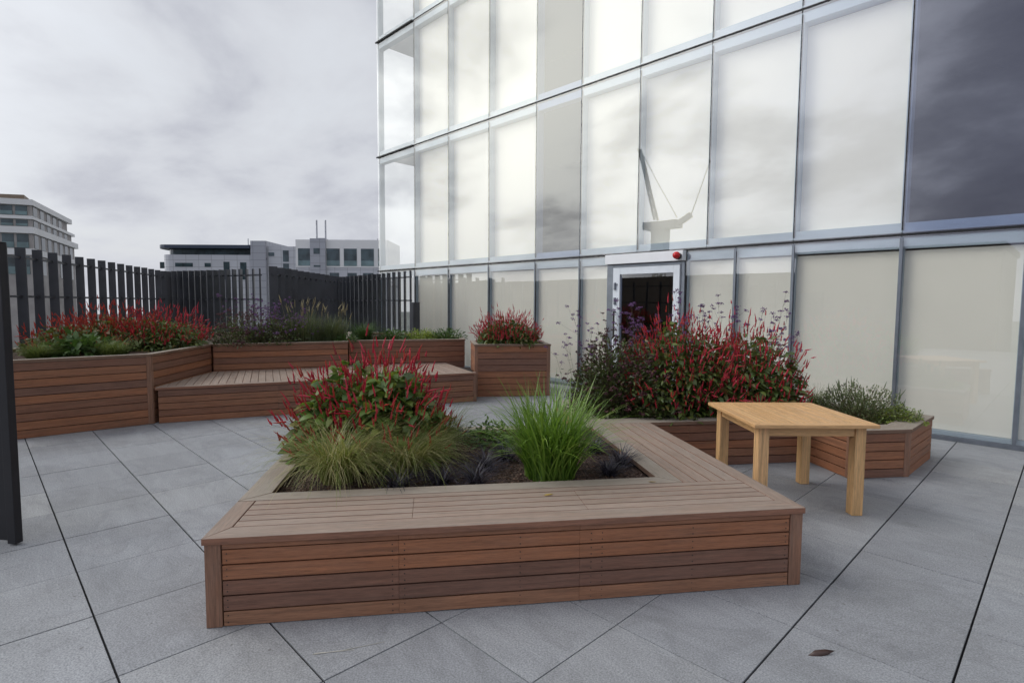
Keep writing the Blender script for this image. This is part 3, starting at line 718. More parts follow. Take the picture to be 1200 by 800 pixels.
# alarm light
al = thing('alarm_light', 'small red dome alarm light at the right end of the white door lintel', 'alarm light', (-4.44, FY - .1, 2.36))
m_ = MB(); m_.lathe([(.02, 0), (.05, .004), (.055, .05), (.045, .055)], (-4.44, FY - .091, 2.33), 20, 'y'); m_.build('base', M['black_plastic'], al, 0, True)
m_ = MB(); m_.lathe([(.05, .056), (.058, .075), (.056, .10), (.045, .125), (.025, .142), (.004, .147)], (-4.44, FY - .091, 2.34), 20, 'y'); m_.build('lens', M['red'], al, 0, True)

# ------------------------------------------------------------------ teak table
TC, TA = np.array([-1.604, 4.685]), R(136.45)
ta, tb = np.array([math.cos(TA), math.sin(TA)]), np.array([-math.sin(TA), math.cos(TA)])
tbl = thing('table', 'square pale teak table with four thick legs standing on the grey paving', 'table', (*TC, 0))
def TP(u_, v_): return TC + ta * u_ + tb * v_
HS, TZ = .462, .702
tt = MB(); npl = 9; wp = (2 * HS - .16) / npl
tt.quadprism([TP(-HS, -HS), TP(HS, -HS), TP(HS - .08, -HS + .08), TP(-HS + .08, -HS + .08)], TZ - .028, TZ, tuple(ta))
tt.quadprism([TP(-HS, HS), TP(HS, HS), TP(HS - .08, HS - .08), TP(-HS + .08, HS - .08)], TZ - .028, TZ, tuple(ta))
tt.quadprism([TP(-HS, -HS + .001), TP(-HS, HS - .001), TP(-HS + .0795, HS - .081), TP(-HS + .0795, -HS + .081)], TZ - .028, TZ - .0004, tuple(tb))
tt.quadprism([TP(HS, -HS + .001), TP(HS, HS - .001), TP(HS - .0795, HS - .081), TP(HS - .0795, -HS + .081)], TZ - .028, TZ - .0004, tuple(tb))
for k in range(npl):
    v0 = -HS + .0805 + k * wp; tt.quadprism([TP(-HS + .0805, v0), TP(HS - .0805, v0), TP(HS - .0805, v0 + wp - .0035), TP(-HS + .0805, v0 + wp - .0035)], TZ - .026, TZ - .001, tuple(ta))
tt.build('table_top', M['teak'], tbl, .004)
LG = .402
for su in (-1, 1):
    for sv in (-1, 1):
        m_ = MB(); c = TP(su * (LG - .04), sv * (LG - .04)); k = .04
        m_.quadprism([c - ta * k - tb * k, c + ta * k - tb * k, c + ta * k + tb * k, c - ta * k + tb * k], 0.001, TZ - .029, (0, 0, 1)); m_.build('leg', M['teak'], tbl, .004)
for s in (-1, 1):
    m_ = MB(); m_.quadprism([TP(-LG + .081, s * (LG - .012)), TP(LG - .081, s * (LG - .012)), TP(LG - .081, s * (LG - .036)), TP(-LG + .081, s * (LG - .036))], TZ - .10, TZ - .03, tuple(ta)); m_.build('apron', M['teak'], tbl, .002)
    m_ = MB(); m_.quadprism([TP(s * (LG - .012), -LG + .081), TP(s * (LG - .012), LG - .081), TP(s * (LG - .036), LG - .081), TP(s * (LG - .036), -LG + .081)], TZ - .10, TZ - .03, tuple(tb)); m_.build('apron', M['teak'], tbl, .002)

# ------------------------------------------------------------------ far buildings
f0 = np.array([-st_, ct]); rr0 = np.array([ct, st_])
def FP(px, w_): return rr0 * ((px - 600) / 645.9 * w_) + f0 * w_
def FZ(py, w_, hor=355.5): return 1.57 + (hor - py) / 645.9 * w_
# curved-roof office block
WD = 130.
ob = thing('office_block', 'pale grey office block with a curved navy roof and two thin masts behind the fence', 'building', (*FP(310, WD), -16))
def X_(z): return 170 + z / 4.138                       # crop columns to photo columns
def slab(mb, pa, pb, y0, y1, front=0., depth=14., mi=0):
    a, b = FP(pa, WD) - f0 * front, FP(pb, WD) - f0 * front; dd = f0 * depth
    mb.quadprism([a, b, b + dd, a + dd], FZ(y1, WD), FZ(y0, WD), tuple(rr0), mi)
def part(name, mat, rects, front=0., depth=14., parent=ob):
    mb = MB()
    for r_ in rects: slab(mb, *r_, front, depth)
    return mb.build(name, mat, parent)
LOW = FZ(0, WD); BOT = 355.5 + (17.4) / WD * 645.9
wing = MB()
# rounded left end of the wing
pts = [FP(296.5, WD), FP(296.5, WD) + f0 * 14, FP(200, WD) + f0 * 14]
cen = FP(200, WD) + f0 * 7; 
for k in range(0, 13):
    t_ = R(90 + 15 * k); pts.append(cen + f0 * 7 * math.sin(t_) + rr0 * 3.2 * math.cos(t_))
wing.prism([tuple(p) for p in pts], -15.9, FZ(301.5, WD)); wing.build('wing', M['far_grey'], ob)
top = MB(); pts2 = [FP(296.4, WD) + f0 * 1.2, FP(296.4, WD) + f0 * 13, FP(202, WD) + f0 * 13]
for k in range(0, 13):
    t_ = R(90 + 15 * k); pts2.append(FP(202, WD) + f0 * 7 + f0 * 5.8 * math.sin(t_) + rr0 * 2.6 * math.cos(t_))
top.prism([tuple(p) for p in pts2], FZ(301.4, WD), FZ(294.3, WD)); top.build('window_band', M['far_glass'], ob)
roof = MB(); pts3 = [FP(296.3, WD) - f0 * .8, FP(296.3, WD) + f0 * 14.5, FP(198, WD) + f0 * 14.5]
for k in range(0, 13):
    t_ = R(90 + 15 * k); pts3.append(FP(198, WD) + f0 * 6.85 + f0 * 7.65 * math.sin(t_) + rr0 * 3.4 * math.cos(t_))
n0 = len(roof.v); roof.prism([tuple(p) for p in pts3], FZ(294.2, WD), FZ(290.4, WD)); roof.build('roof', M['far_roof'], ob)
for a, b, y0, y1 in ((155, 240, 311, 315.5), (297, 327, 311, 315.5), (388, 417, 309.5, 330), (468, 498, 310, 330), (55, 112, 309.5, 317)):
    part('window', M['far_glass'], [(X_(a), X_(b), y0, y1)], .05 if a > 60 else -2.0, .3)
part('tower', M['far_tower'], [(X_(525), X_(599), 285.4, BOT)], .6)
part('middle_wing', M['far_grey'], [(X_(600), X_(738), 291.4, BOT)], .0)
for a, b, y0, y1 in ((605, 633, 298.4, 302.6), (675, 703, 296, 309), (675, 703, 311, 318)): part('window', M['far_glass'], [(X_(a), X_(b), y0, y1)], .05, .3)
part('white_wing', M['far_white'], [(X_(739), X_(1180), 283.5, 315.4), ], .3); part('white_wing_base', M['far_grey'], [(X_(739), X_(1180), 315.5, BOT)], .2)
part('lift_tower', M['far_tower'], [(X_(812), X_(885), 282.4, BOT)], .9)
part('window', M['far_glass'], [(X_(829), X_(859), 293.6, 300)], .95, .3); part('window', M['far_glass'], [(X_(829), X_(861), 313, 315)], .95, .3)
for a, b in ((750, 808), (887, 950), (970, 1032), (1052, 1114), (1134, 1170)):
    wn = part('balcony_window', M['far_glass'], [(X_(a), X_(b), 293.6, 307.5)], .35, .4)
    part('balustrade', M['far_glass_b'], [(X_(a), X_(b), 307.5, 313.5)], .37, .4, wn)
for a, b in ((900, 945), (985, 1030), (1060, 1110)): part('window', M['far_glass'], [(X_(a), X_(b), 321.5, 330)], .25, .3)
for a in (825, 868):
    mb = MB(); p = FP(X_(a), WD) + f0 * 2; mb.bar((*p, FZ(283, WD)), (*p, FZ(259.5, WD)), .28, .28); mb.build('mast', M['far_tower'], ob)
mb = MB(); a, b = FP(X_(823), WD) + f0 * 2, FP(X_(870), WD) + f0 * 2; mb.bar((*a, FZ(281, WD)), (*b, FZ(281, WD)), .25, .25); mb.build('mast_bar', M['far_tower'], ob)
for a, y in ((480, 281), (1115, 280)):
    mb = MB(); p = FP(X_(a), WD) + f0 * 3; mb.bar((*p, FZ(292, WD)), (*p, FZ(y, WD)), .15, .15); mb.build('aerial', M['far_tower'], ob)
part('roof_light', M['far_white'], [(X_(255), X_(297), 288.6, 290.2)], -4, 2); part('roof_vent', M['far_roof'], [(X_(492), X_(508), 288.8, 290.3)], -2, 2)
# banded apartment block far left
W1, W2 = 90., 113.
C0, R0, L0 = FP(43, W1), FP(91.5, W2 + 3), FP(-75, 86.)
ab = thing('apartment_block', 'stepped apartment block with white floor bands rising behind the left fence', 'building', (*C0, -16))
dR = (R0 - C0) / np.linalg.norm(R0 - C0); LR = np.linalg.norm(R0 - C0); dL = (L0 - C0) / np.linalg.norm(L0 - C0); LL = np.linalg.norm(L0 - C0)
def apoly(t, off=0.):
    """block footprint cut at fraction t of its right-hand side, grown by off"""
    e = C0 + dR * LR * t; nR = np.array([dR[1], -dR[0]]); nL = np.array([-dL[1], dL[0]])
    if nR @ (-C0) < 0: nR = -nR
    if nL @ (-C0) < 0: nL = -nL
    c = C0 + (nR + nL) * off * .6
    return [c, e + nR * off + dR * off, e - nR * 9 + dR * off, C0 - nR * 9 - nL * 9, L0 - nL * 9, L0 + nL * off]
def aprism(name, mat, t, z0, z1, off=0.):
    mb = MB(); pl = apoly(t, off); mb.prism([tuple(p) for p in pl], z0, z1); return mb.build(name, mat, ab)
zf = [FZ(y, W1) for y in (246.3, 258.5, 262.2, 271, 278.5, 296)]
aprism('penthouse', M['far_brown'], .55, FZ(239.8, W1) + .02, FZ(233.5, W1), -2.2)
aprism('floor_band', M['far_white'], .83, zf[0], FZ(239.8, W1), .55)
aprism('storey', M['far_stone'], .80, zf[1], zf[0] - .01)
aprism('floor_band', M['far_white'], .93, zf[2], zf[1] - .01, .4)
aprism('storey', M['far_stone'], .91, zf[3], zf[2] - .01)
aprism('floor_band', M['far_white'], 1., zf[4], zf[3] - .01, .5)
aprism('storey', M['far_stone'], .98, zf[5], zf[4] - .01)
aprism('floor_band', M['far_white'], 1., zf[5] - 1.0, zf[5] - .01, .4)
aprism('storey', M['far_stone'], .98, -15.9, zf[5] - 1.01)
def awin(side, t0, t1, z0, z1, mat, off=.06, parent=ab, name='window'):
    d_, L_ = (dR, LR) if side == 'R' else (dL, LL); n_ = np.array([d_[1], -d_[0]])
    if n_ @ (-C0) < 0: n_ = -n_
    a, b = C0 + d_ * L_ * t0 + n_ * off, C0 + d_ * L_ * t1 + n_ * off
    mb = MB(); mb.quadprism([a, b, b - n_ * .3, a - n_ * .3], z0, z1, tuple(d_)); return mb.build(name, mat, parent)
for zb, zt, lim in ((zf[1], zf[0], .78), (zf[3], zf[2], .9), (zf[5], zf[4], .96), (zf[5] - 4.2, zf[5] - 1.1, .96)):
    h_ = zt - zb
    for k in range(7):
        t0 = .03 + k * .135
        if t0 + .09 < lim: awin('R', t0, t0 + .075, zb + .1, zt - .15, M['far_glass'])
    for k in range(6):
        t0 = .04 + k * .15
        wn = awin('L', t0, t0 + .12, zb + .15, zt - .12, M['far_glass'])
        awin('L', t0, t0 + .12, zb + .12, zb + h_ * .42, M['far_glass_b'], .12, wn, 'balustrade')

# ------------------------------------------------------------------ behind the camera: what the glass reflects
b1 = MB(); b1.box(-2.1, -9.5, -12, -19, -16, 3.8); b1.box(-2.0, -9.6, -11.9, -19.1, 3.801, 4.05); b1.box(-9.601, -48, -12.05, -19, -16, 3.15)
tag(b1.build('neighbour_block', M['brown_render']), 'long low brown rendered block seen only as a reflection in the ground floor glass', 'building')
b2 = MB(); b2.box(.5, 8, -12, -19, -16, 3.2); b2.box(.4, 8.1, -11.9, -19.1, 3.201, 3.4)
tag(b2.build('neighbour_block', M['brown_render']), 'small brown rendered block reflected in the glass pane at the far right', 'building')
cr = thing('tower_crane', 'tower crane reflected in the upper glass above the white door lintel', 'crane', (-58.5, -82, -16))
m_ = MB()
mx, my = -58.5, -82.
for s in (-1, 1):
    for q in (-1, 1): m_.bar((mx + s * .9, my + q * .9, -16), (mx + s * .9, my + q * .9, 9), .22, .22)
for k in range(10):
    z = -15 + k * 2.4
    for s in (-1, 1): m_.bar((mx - .9, my + s * .9, z), (mx + .9, my + s * .9, z + 2.4), .14, .14); m_.bar((mx + s * .9, my - .9, z + 2.4), (mx + s * .9, my + .9, z), .14, .14)
m_.build('mast', M['crane'], cr)
m_ = MB(); m_.quadprism([(mx - 1.5, my - 1.2), (mx + 1.5, my - 1.2), (mx + 1.5, my + 1.2), (mx - 1.5, my + 1.2)], 9.01, 16.4, (0, 0, 1)); m_.box(mx - 3.2, mx + 4.0, my - 1.5, my + 1.5, 16.41, 17.9); m_.bar((mx + 3.9, my, 17.2), (mx + 6.5, my, 18.6), .9, 1.0); m_.build('cab', M['crane'], cr)
m_ = MB()
for s in (-1, 1): m_.bar((mx - 1, my + s * .6, 18.4), (mx - 5.2, my + s * .4, 33), .35, .35)
for k in range(8): m_.bar((mx - 1 - k * .52, my - .6, 18.4 + k * 1.8), (mx - 1.5 - k * .52, my + .5, 20.2 + k * 1.8), .16, .16)
m_.build('jib', M['crane'], cr)
m_ = MB(); m_.bar((mx - 5.2, my, 33), (mx + 3.5, my, 18.4), .1, .1); m_.bar((mx + 6.5, my, 18.6), (mx + 10, my, 28), .14, .14); m_.build('cable', M['crane'], cr)
# ------------------------------------------------------------------ planting
def unit(a): return a / np.maximum(np.linalg.norm(a, axis=-1, keepdims=True), 1e-9)

def leaves(P, D, Ln, Wd, droop=.25, fold=.12):
    """pointed oval leaves: six vertices each"""
    n = len(P); D = unit(D); Ln = np.broadcast_to(Ln, n)[:, None]; Wd = np.broadcast_to(Wd, n)[:, None]
    up = np.array([0, 0, 1.]) + RNG.normal(0, .45, (n, 3)); S = unit(np.cross(D, up)); Nn = np.cross(S, D)
    def c(t): return P + D * Ln * t - np.array([0, 0, 1.]) * Ln * droop * t * t
    f = Nn * Wd * fold
    V = np.stack([c(0), c(.3) - S * Wd * .48 + f, c(.3) + S * Wd * .48 + f, c(.68) - S * Wd * .38 + f, c(.68) + S * Wd * .38 + f, c(1.)], 1)
    b = np.arange(n)[:, None] * 6
    F4 = b + np.array([[1, 3, 4, 2]]); F3 = np.concatenate([b + np.array([[0, 1, 2]]), b + np.array([[3, 5, 4]])])
    return V.reshape(-1, 3), F4, F3

def blades(P, az, th0, th1, Ln, Wd, seg=5, sway=.0):
    """grass blades: direction bends from th0 to th1 (angle from the vertical) along the length"""
    n = len(P); pos = np.array(P, float); lv = []
    az = np.array(az, float); daz = RNG.normal(0, .25, n) * sway
    for k in range(seg + 1):
        t = k / seg
        side = np.stack([-np.sin(az + daz * t), np.cos(az + daz * t), np.zeros(n)], 1)
        wk = (Wd * (1 - t) ** .6 * .5)[:, None] if k < seg else np.full((n, 1), .0004)
        lv.append(np.stack([pos - side * wk, pos + side * wk], 1))
        th = th0 + (th1 - th0) * (t + .5 / seg); a_ = az + daz * t
        d = np.stack([np.sin(th) * np.cos(a_), np.sin(th) * np.sin(a_), np.cos(th)], 1)
        pos = pos + d * (Ln / seg)[:, None]
    V = np.concatenate(lv, 1); m = 2 * (seg + 1); b = np.arange(n)[:, None] * m
    F4 = np.concatenate([b + np.array([[2 * k, 2 * k + 1, 2 * k + 3, 2 * k + 2]]) for k in range(seg)])
    return V.reshape(-1, 3), F4, np.zeros((0, 3), int)

def tubes(P, Q, r, bow=None):
    """thin three-sided stems from P to Q"""
    n = len(P); r = np.broadcast_to(r, n); d = unit(Q - P); a = unit(np.cross(d, np.array([.31, .95, .05]))); b = np.cross(d, a)
    pts = [P, (P + Q) / 2 + (bow if bow is not None else 0), Q]; V = []
    for k, c in enumerate(pts):
        for j in range(3):
            t = 2.0944 * j; V.append(c + (a * math.cos(t) + b * math.sin(t)) * (r * (1 - .25 * k))[:, None])
    V = np.stack(V, 1); base = np.arange(n)[:, None] * 9
    F4 = np.concatenate([base + np.array([[k * 3 + j, k * 3 + (j + 1) % 3, k * 3 + 3 + (j + 1) % 3, k * 3 + 3 + j]]) for k in range(2) for j in range(3)])
    return V.reshape(-1, 3), F4, np.zeros((0, 3), int)

def spikes(P, D, Ln, r, rings=8, sides=5):
    """bumpy flower spikes"""
    n = len(P); D = unit(D); a = unit(np.cross(D, np.array([.3, .9, .1]))); b = np.cross(D, a); V = []
    bend = RNG.normal(0, .10, (n, 3)); bend[:, 2] *= .3
    for k in range(rings):
        t = k / (rings - 1); c = P + D * (Ln * t)[:, None] + bend * (Ln * t * t)[:, None]
        prof = (.35 + .75 * math.sin(math.pi * min(1, t * .9 + .12)) ** .6) * (1 - .55 * t)
        for j in range(sides):
            th = 6.2832 * j / sides + k * .63; rr = r * prof * RNG.uniform(.6, 1.45, n)
            V.append(c + (a * math.cos(th) + b * math.sin(th)) * rr[:, None])
    V.append(P + D * (Ln * 1.04)[:, None] + bend * Ln[:, None]); V = np.stack(V, 1); m = rings * sides + 1; base = np.arange(n)[:, None] * m
    F4 = np.concatenate([base + np.array([[k * sides + j, k * sides + (j + 1) % sides, (k + 1) * sides + (j + 1) % sides, (k + 1) * sides + j]]) for k in range(rings - 1) for j in range(sides)])
    F3 = np.concatenate([base + np.array([[(rings - 1) * sides + j, (rings - 1) * sides + (j + 1) % sides, m - 1]]) for j in range(sides)])
    return V.reshape(-1, 3), F4, F3

def blobs(P, r):
    """little octahedral florets"""
    n = len(P); r = np.broadcast_to(r, n)[:, None]
    o = np.array([[1, 0, 0], [-1, 0, 0], [0, 1, 0], [0, -1, 0], [0, 0, .8], [0, 0, -.8]], float)
    V = P[:, None, :] + o[None] * r[:, None, :] * RNG.uniform(.7, 1.3, (n, 6, 1)); b = np.arange(n)[:, None] * 6
    F3 = np.concatenate([b + np.array([q]) for q in ([0, 2, 4], [2, 1, 4], [1, 3, 4], [3, 0, 4], [2, 0, 5], [1, 2, 5], [3, 1, 5], [0, 3, 5])])
    return V.reshape(-1, 3), np.zeros((0, 4), int), F3

def join(*parts):
    V, F4, F3, off = [], [], [], 0
    for v, a, b in parts:
        V.append(v); F4.append(a + off); F3.append(b + off); off += len(v)
    return np.concatenate(V), np.concatenate(F4), np.concatenate(F3)

def put(name, geo, mat, parent, kind=None, smooth=False):
    o = np_mesh(name, *geo, mat, parent, smooth)
    if kind: o['kind'] = kind
    return o

def dome(n, r, h, lump=.16, inner=.45, seed=0):
    """points through the outer volume of a lumpy half-ellipsoid; returns points and outward directions"""
    d = RNG.normal(0, 1, (n, 3)); d[:, 2] = np.abs(d[:, 2]) * 1.0 - .12; d = unit(d)
    az = np.arctan2(d[:, 1], d[:, 0])
    lm = 1 + lump * (np.sin(3 * az + seed) * .6 + np.sin(5 * az + 2.1 * seed + 3 * d[:, 2]) * .5 + np.sin(8 * d[:, 2] + 4 * az + seed) * .4)
    k = inner + (1 - inner) * RNG.random(n) ** .6
    P = d * (k * lm)[:, None] * np.array([r, r, h])
    P[:, 2] = np.maximum(P[:, 2], .02)
    return P, d, k * lm

def persicaria(label, c, z0, r, h, nl, ns, LL=.11, LW=.055, SL=.10, SR=.0095, lmat='pers_leaf', fmat='pers_flower', rise=.22, seed=0., over=.75, sq=(1, 1)):
    t = thing('red_bistort_bush', label, 'flowering shrub', (c[0], c[1], z0), 'bushes of red flower spikes'); C0_ = np.array([c[0], c[1], z0]); sc = np.array([sq[0], sq[1], 1.])
    P, d, k = dome(nl, r, h, .15, .42, seed); P = P * sc
    D = d * np.array([1, 1, .35]) + np.array([0, 0, .15]) + RNG.normal(0, .45, (nl, 3))
    s = RNG.uniform(.55, 1.2, nl)
    lf = leaves(P + C0_, D, LL * s, LW * s * RNG.uniform(.8, 1.15, nl), .4)
    put('foliage', lf, M[lmat], t)
    # flower stems rise through the leaves
    P2_, d2, k2 = dome(ns, r * .98, h, .15, over, seed + .4); P2_ = P2_ * sc
    root = P2_ * np.array([.35, .35, .15]); tip = P2_ + (d2 * np.array([.55, .55, .3]) + np.array([0, 0, .8]) + RNG.normal(0, .16, (ns, 3))) * RNG.uniform(.35, 1.15, ns)[:, None] * rise
    dirn = unit(tip - P2_ + np.array([0, 0, .08]) + RNG.normal(0, .03, (ns, 3)))
    put('stem', tubes(root + C0_, tip + C0_, .0016, RNG.normal(0, .01, (ns, 3))), M['stem'], t)
    k_ = ns // 7; dirn[:k_] = unit(dirn[:k_] * np.array([1, 1, .1]) + d2[:k_] * .8 + np.array([0, 0, -.25]))
    put('flower', spikes(tip + C0_, dirn, SL * RNG.uniform(.45, 1.25, ns), np.full(ns, SR)), M[fmat], t, 'stuff')
    return t

def grass(name, label, c, z0, n, Ln, spread, th0, th1, Wd, mat, group=None, bias=None, cat='ornamental grass', parts=None, seg=6, heads=0, hmat='dry_head', sway=.6):
    t = thing(name, label, cat, (c[0], c[1], z0), group)
    az = RNG.uniform(0, 2 * math.pi, n)
    if bias: az = az + bias[1] * np.sin(bias[0] - az) 
    rr = spread * np.sqrt(RNG.random(n)); pa = RNG.uniform(0, 2 * math.pi, n)
    P = np.stack([c[0] + rr * np.cos(pa), c[1] + rr * np.sin(pa), np.full(n, z0 - .01)], 1)
    L_ = Ln * RNG.uniform(.55, 1.1, n)
    u = RNG.random(n)
    geo = blades(P, az, RNG.uniform(*th0, n), th1[0] + (th1[1] - th1[0]) * u, L_, Wd * RNG.uniform(.7, 1.3, n), seg, sway)
    put('foliage', geo, M[mat], t)
    if heads:
        az = RNG.uniform(0, 6.28, heads); rr = spread * RNG.random(heads); b = np.stack([c[0] + rr * np.cos(az), c[1] + rr * np.sin(az), np.full(heads, z0)], 1)
        q = b + np.stack([np.cos(az) * .25 * Ln, np.sin(az) * .25 * Ln, np.full(heads, Ln)], 1) * RNG.uniform(.75, 1.15, heads)[:, None]
        put('stem', tubes(b, q, .0015), M['dry_head'], t)
        put('seedhead', spikes(q, q - b + RNG.normal(0, .1, (heads, 3)), np.full(heads, .13), np.full(heads, .008)), M[hmat], t, 'stuff')
    return t

def shrub(name, label, c, z0, r, h, nl, LL, LW, mat, cat='shrub', group=None, upright=.3, seed=0., inner=.3, sq=(1, 1), lump=.2):
    t = thing(name, label, cat, (c[0], c[1], z0), group); C0_ = np.array([c[0], c[1], z0]); sc = np.array([sq[0], sq[1], 1.])
    P, d, k = dome(nl, r, h, lump, inner, seed)
    D = d * np.array([1, 1, .5]) + np.array([0, 0, upright]) + RNG.normal(0, .45, (nl, 3)); s = RNG.uniform(.6, 1.25, nl)
    put('foliage', leaves(P * sc + C0_, D, LL * s, LW * s, .2), M[mat], t)
    n2 = max(20, nl // 25); P2_, d2, _ = dome(n2, r * .95, h * .97, lump, .85, seed)
    put('stem', tubes(P2_ * np.array([.3, .3, .05]) + C0_, P2_ * sc + C0_, .0022), M['stem'], t)
    return t, C0_

def umbels(parent, base, tip, mat, per=14, rad=.022, size=.0055, name='flower'):
    """stems that fork near the top, each fork with a flat head of florets"""
    st, hd = [], []; n = len(base)
    st.append(tubes(base, tip, .0017, RNG.normal(0, .015, (n, 3))))
    ends = []
    for i in range(n):
        Lg = np.linalg.norm(tip[i] - base[i]); ax = (tip[i] - base[i]) / Lg
        ends.append(tip[i])
        for k in range(RNG.integers(2, 5)):
            s = tip[i] - ax * Lg * RNG.uniform(.05, .28); e = s + (ax * .6 + RNG.normal(0, .42, 3) * np.array([1, 1, .25]) + np.array([0, 0, .3])) * RNG.uniform(.05, .16)
            st.append(tubes(s[None], e[None], .0011)); ends.append(e)
    E_ = np.array(ends); m = len(E_)
    off = RNG.normal(0, 1, (m, per, 3)) * np.array([rad, rad, rad * .6]) * .55
    hd = blobs((E_[:, None, :] + off).reshape(-1, 3), size * RNG.uniform(.7, 1.4, m * per))
    put('flower_stem', join(*st), M['stem'], parent)
    put(name, hd, M[mat], parent, 'stuff')

# --- central planter
SO = .395
persicaria('red spiked bush with broad green leaves at the back left of the foreground bench planter', W(.64, 1.62), SO, .54, .63, 3300, 760, .13, .075, .10, .0076, 'pers_leaf', 'pers_flower', .20, 1.3, .68)
WR = math.atan2(BE1[1], BE1[0])
grass('feather_grass', 'largest blond feather grass, arching over the left corner of the foreground planter', W(.46, .95), SO, 1500, .68, .10, (.0, .55), (1.3, 2.6), .0042, 'feather', 'feather grasses in the foreground planter', (WR, .6), seg=9, sway=1.3)
grass('feather_grass', 'middle feather grass between the largest one and the black grass tufts', W(.90, 1.02), SO, 800, .60, .08, (.0, .55), (1.3, 2.6), .004, 'feather', 'feather grasses in the foreground planter', (WR, .6), seg=7)
grass('feather_grass', 'greener feather grass at the right foot of the red spiked bush', W(1.10, 1.42), SO, 800, .58, .08, (.05, .4), (.9, 2.2), .004, 'feather_green', 'feather grasses in the foreground planter', (WR, .4), seg=7)
grass('green_grass_clump', 'lush bright green grass clump right of centre in the foreground planter', W(1.87, .88), SO, 900, .70, .17, (.0, .42), (.35, 1.9), .0135, 'green_grass', None, (WR, .15), seg=7, sway=.5)
MONDO = [((.86, .72), 'black grass tuft by the bench rim below the middle feather grass'), ((1.13, .80), 'black grass tuft on the bark between the feather grass and the green clump'),
         ((1.36, .78), 'small black grass tuft close to the bench rim left of the green grass clump'), ((1.45, 1.06), 'black grass tuft directly behind the left side of the green grass clump'),
         ((2.28, .84), 'black grass tuft by the rim right of the green grass clump'), ((2.44, 1.05), 'black grass tuft against the inner edge of the right bench arm'),
         ((1.33, 1.95), 'dark tuft at the rear edge of the foreground planter beside the low green plant'), ((1.62, 1.3), 'black grass tuft half hidden behind the green grass clump'), ((2.36, 1.42), 'rearmost black grass tuft along the right bench arm')]
for (a, b), lb in MONDO:
    grass('black_grass', lb, W(a, b), SO, 150, .25 if b < 1.5 else .27, .035, (.1, 1.0), (1.1, 2.2), .0068, 'mondo', 'black grass tufts in the foreground planter', seg=5)
shrub('low_green_plant', 'low leafy green plant at the rear of the foreground planter left of the grass clump', W(1.55, 1.75), SO, .21, .2, 520, .05, .022, 'mid_leaf', 'leafy plant', None, .3, 2.)
# --- bush in the right planter
S1_ = .41
persicaria('tall mass of red spikes below the white door, in the planter by the glass wall', W(3.72, 2.84), S1_, .62, .86, 5200, 1000, .09, .045, .09, .0072, 'pers_leaf_dark', 'pers_flower', .22, .2, .62, (1.0, 1.0))
persicaria('red spiked bush behind the pale table, right of the mass under the door', W(4.42, 2.78), S1_, .58, .78, 4600, 750, .09, .045, .09, .0072, 'pers_leaf_dark', 'pers_flower', .22, 2.2, .62)
ds, dc = shrub('dark_purple_shrub', 'dark purple green shrub with maroon seedheads left of the red mass under the door', W(3.05, 2.86), S1_, .54, .74, 10000, .056, .02, 'dark_leaf', 'shrub', None, .35, 1.1, .3)
n = 120; P, d, k = dome(n, .54, .74, .2, .9, 1.1); umbels(ds, P * np.array([.4, .4, .3]) + dc, P + dc + np.array([0, 0, .10]) + RNG.normal(0, .05, (n, 3)), 'maroon', 9, .016, .0075, 'seedhead')
def verbena(label, c, z0, n, r, h0, h1, lean=.2):
    t = thing('purple_verbena', label, 'flowering plant', (c[0], c[1], z0), 'tall purple verbena'); az = RNG.uniform(0, 6.28, n); rr = r * np.sqrt(RNG.random(n))
    b = np.stack([c[0] + rr * np.cos(az), c[1] + rr * np.sin(az), np.full(n, z0)], 1); H_ = RNG.uniform(h0, h1, n)
    q = b + np.stack([np.cos(az) * lean * H_ + RNG.normal(0, .08, n), np.sin(az) * lean * H_ + RNG.normal(0, .08, n), H_], 1)
    umbels(t, b, q, 'verbena', 18, .021, .0058); m = n * 8
    i = RNG.integers(0, n, m); f = RNG.uniform(.15, .75, m)[:, None]
    put('foliage', leaves(b[i] + (q[i] - b[i]) * f, RNG.normal(0, 1, (m, 3)) + np.array([0, 0, .3]), .05, .008), M['mid_leaf'], t)
    return t
verbena('tall purple verbena rising above the red bush right of the white door', W(4.35, 2.95), S1_, 15, .38, .92, 1.32)
verbena('purple verbena flowers scattered in front of the white door', W(3.65, 2.9), S1_, 16, .5, .85, 1.18)
verbena('purple verbena stems above the maroon seedheads left of the white door', W(3.1, 3.0), S1_, 9, .35, .8, 1.2)
verbena('purple verbena leaning out at the right end of the red bush, against the blind', W(4.95, 2.95), S1_, 9, .2, .55, .9, .12)
verbena('wiry dark verbena stems at the left edge of the dark purple shrub', W(2.75, 2.95), S1_, 9, .22, .6, .95, .25)
grass('grass_tuft', 'small fine green grass tuft between the red bush and the herb corner', (-2.02, 6.82), S1_, 420, .33, .07, (.05, .5), (.8, 1.8), .003, 'feather_green', None)
sg, sc_ = shrub('grey_green_herb', 'upright grey green herb mound in the corner planter right of the table', (-1.52, 6.52), S1_, .36, .33, 4200, .038, .012, 'sage_leaf', 'herb', None, .8, .5, .25, (1.25, 1.0))
n = 90; P, d, k = dome(n, .35, .33, .2, .8, .5); P = P * np.array([1.25, 1, 1])
put('flower', spikes(P + sc_, d * .5 + np.array([0, 0, .9]) + RNG.normal(0, .15, (n, 3)), RNG.uniform(.05, .13, n), np.full(n, .006)), M['sage_leaf'], sg, 'stuff')
shrub('lime_groundcover', 'low lime green creeping plant spilling at the right corner of the herb planter', (-1.19, 6.62), S1_, .22, .15, 1800, .026, .016, 'lime_leaf', 'leafy plant', None, .3, 1.5, .2, (.95, 1.5))
# --- pot
persicaria('round red spiked bush filling the square planter box', P0 + BE1 * .62 + BE2 * .5, PH - .05, .53, .40, 4000, 720, .08, .042, .085, .0066, 'pers_leaf_dark', 'pers_flower', .2, .7, .68)
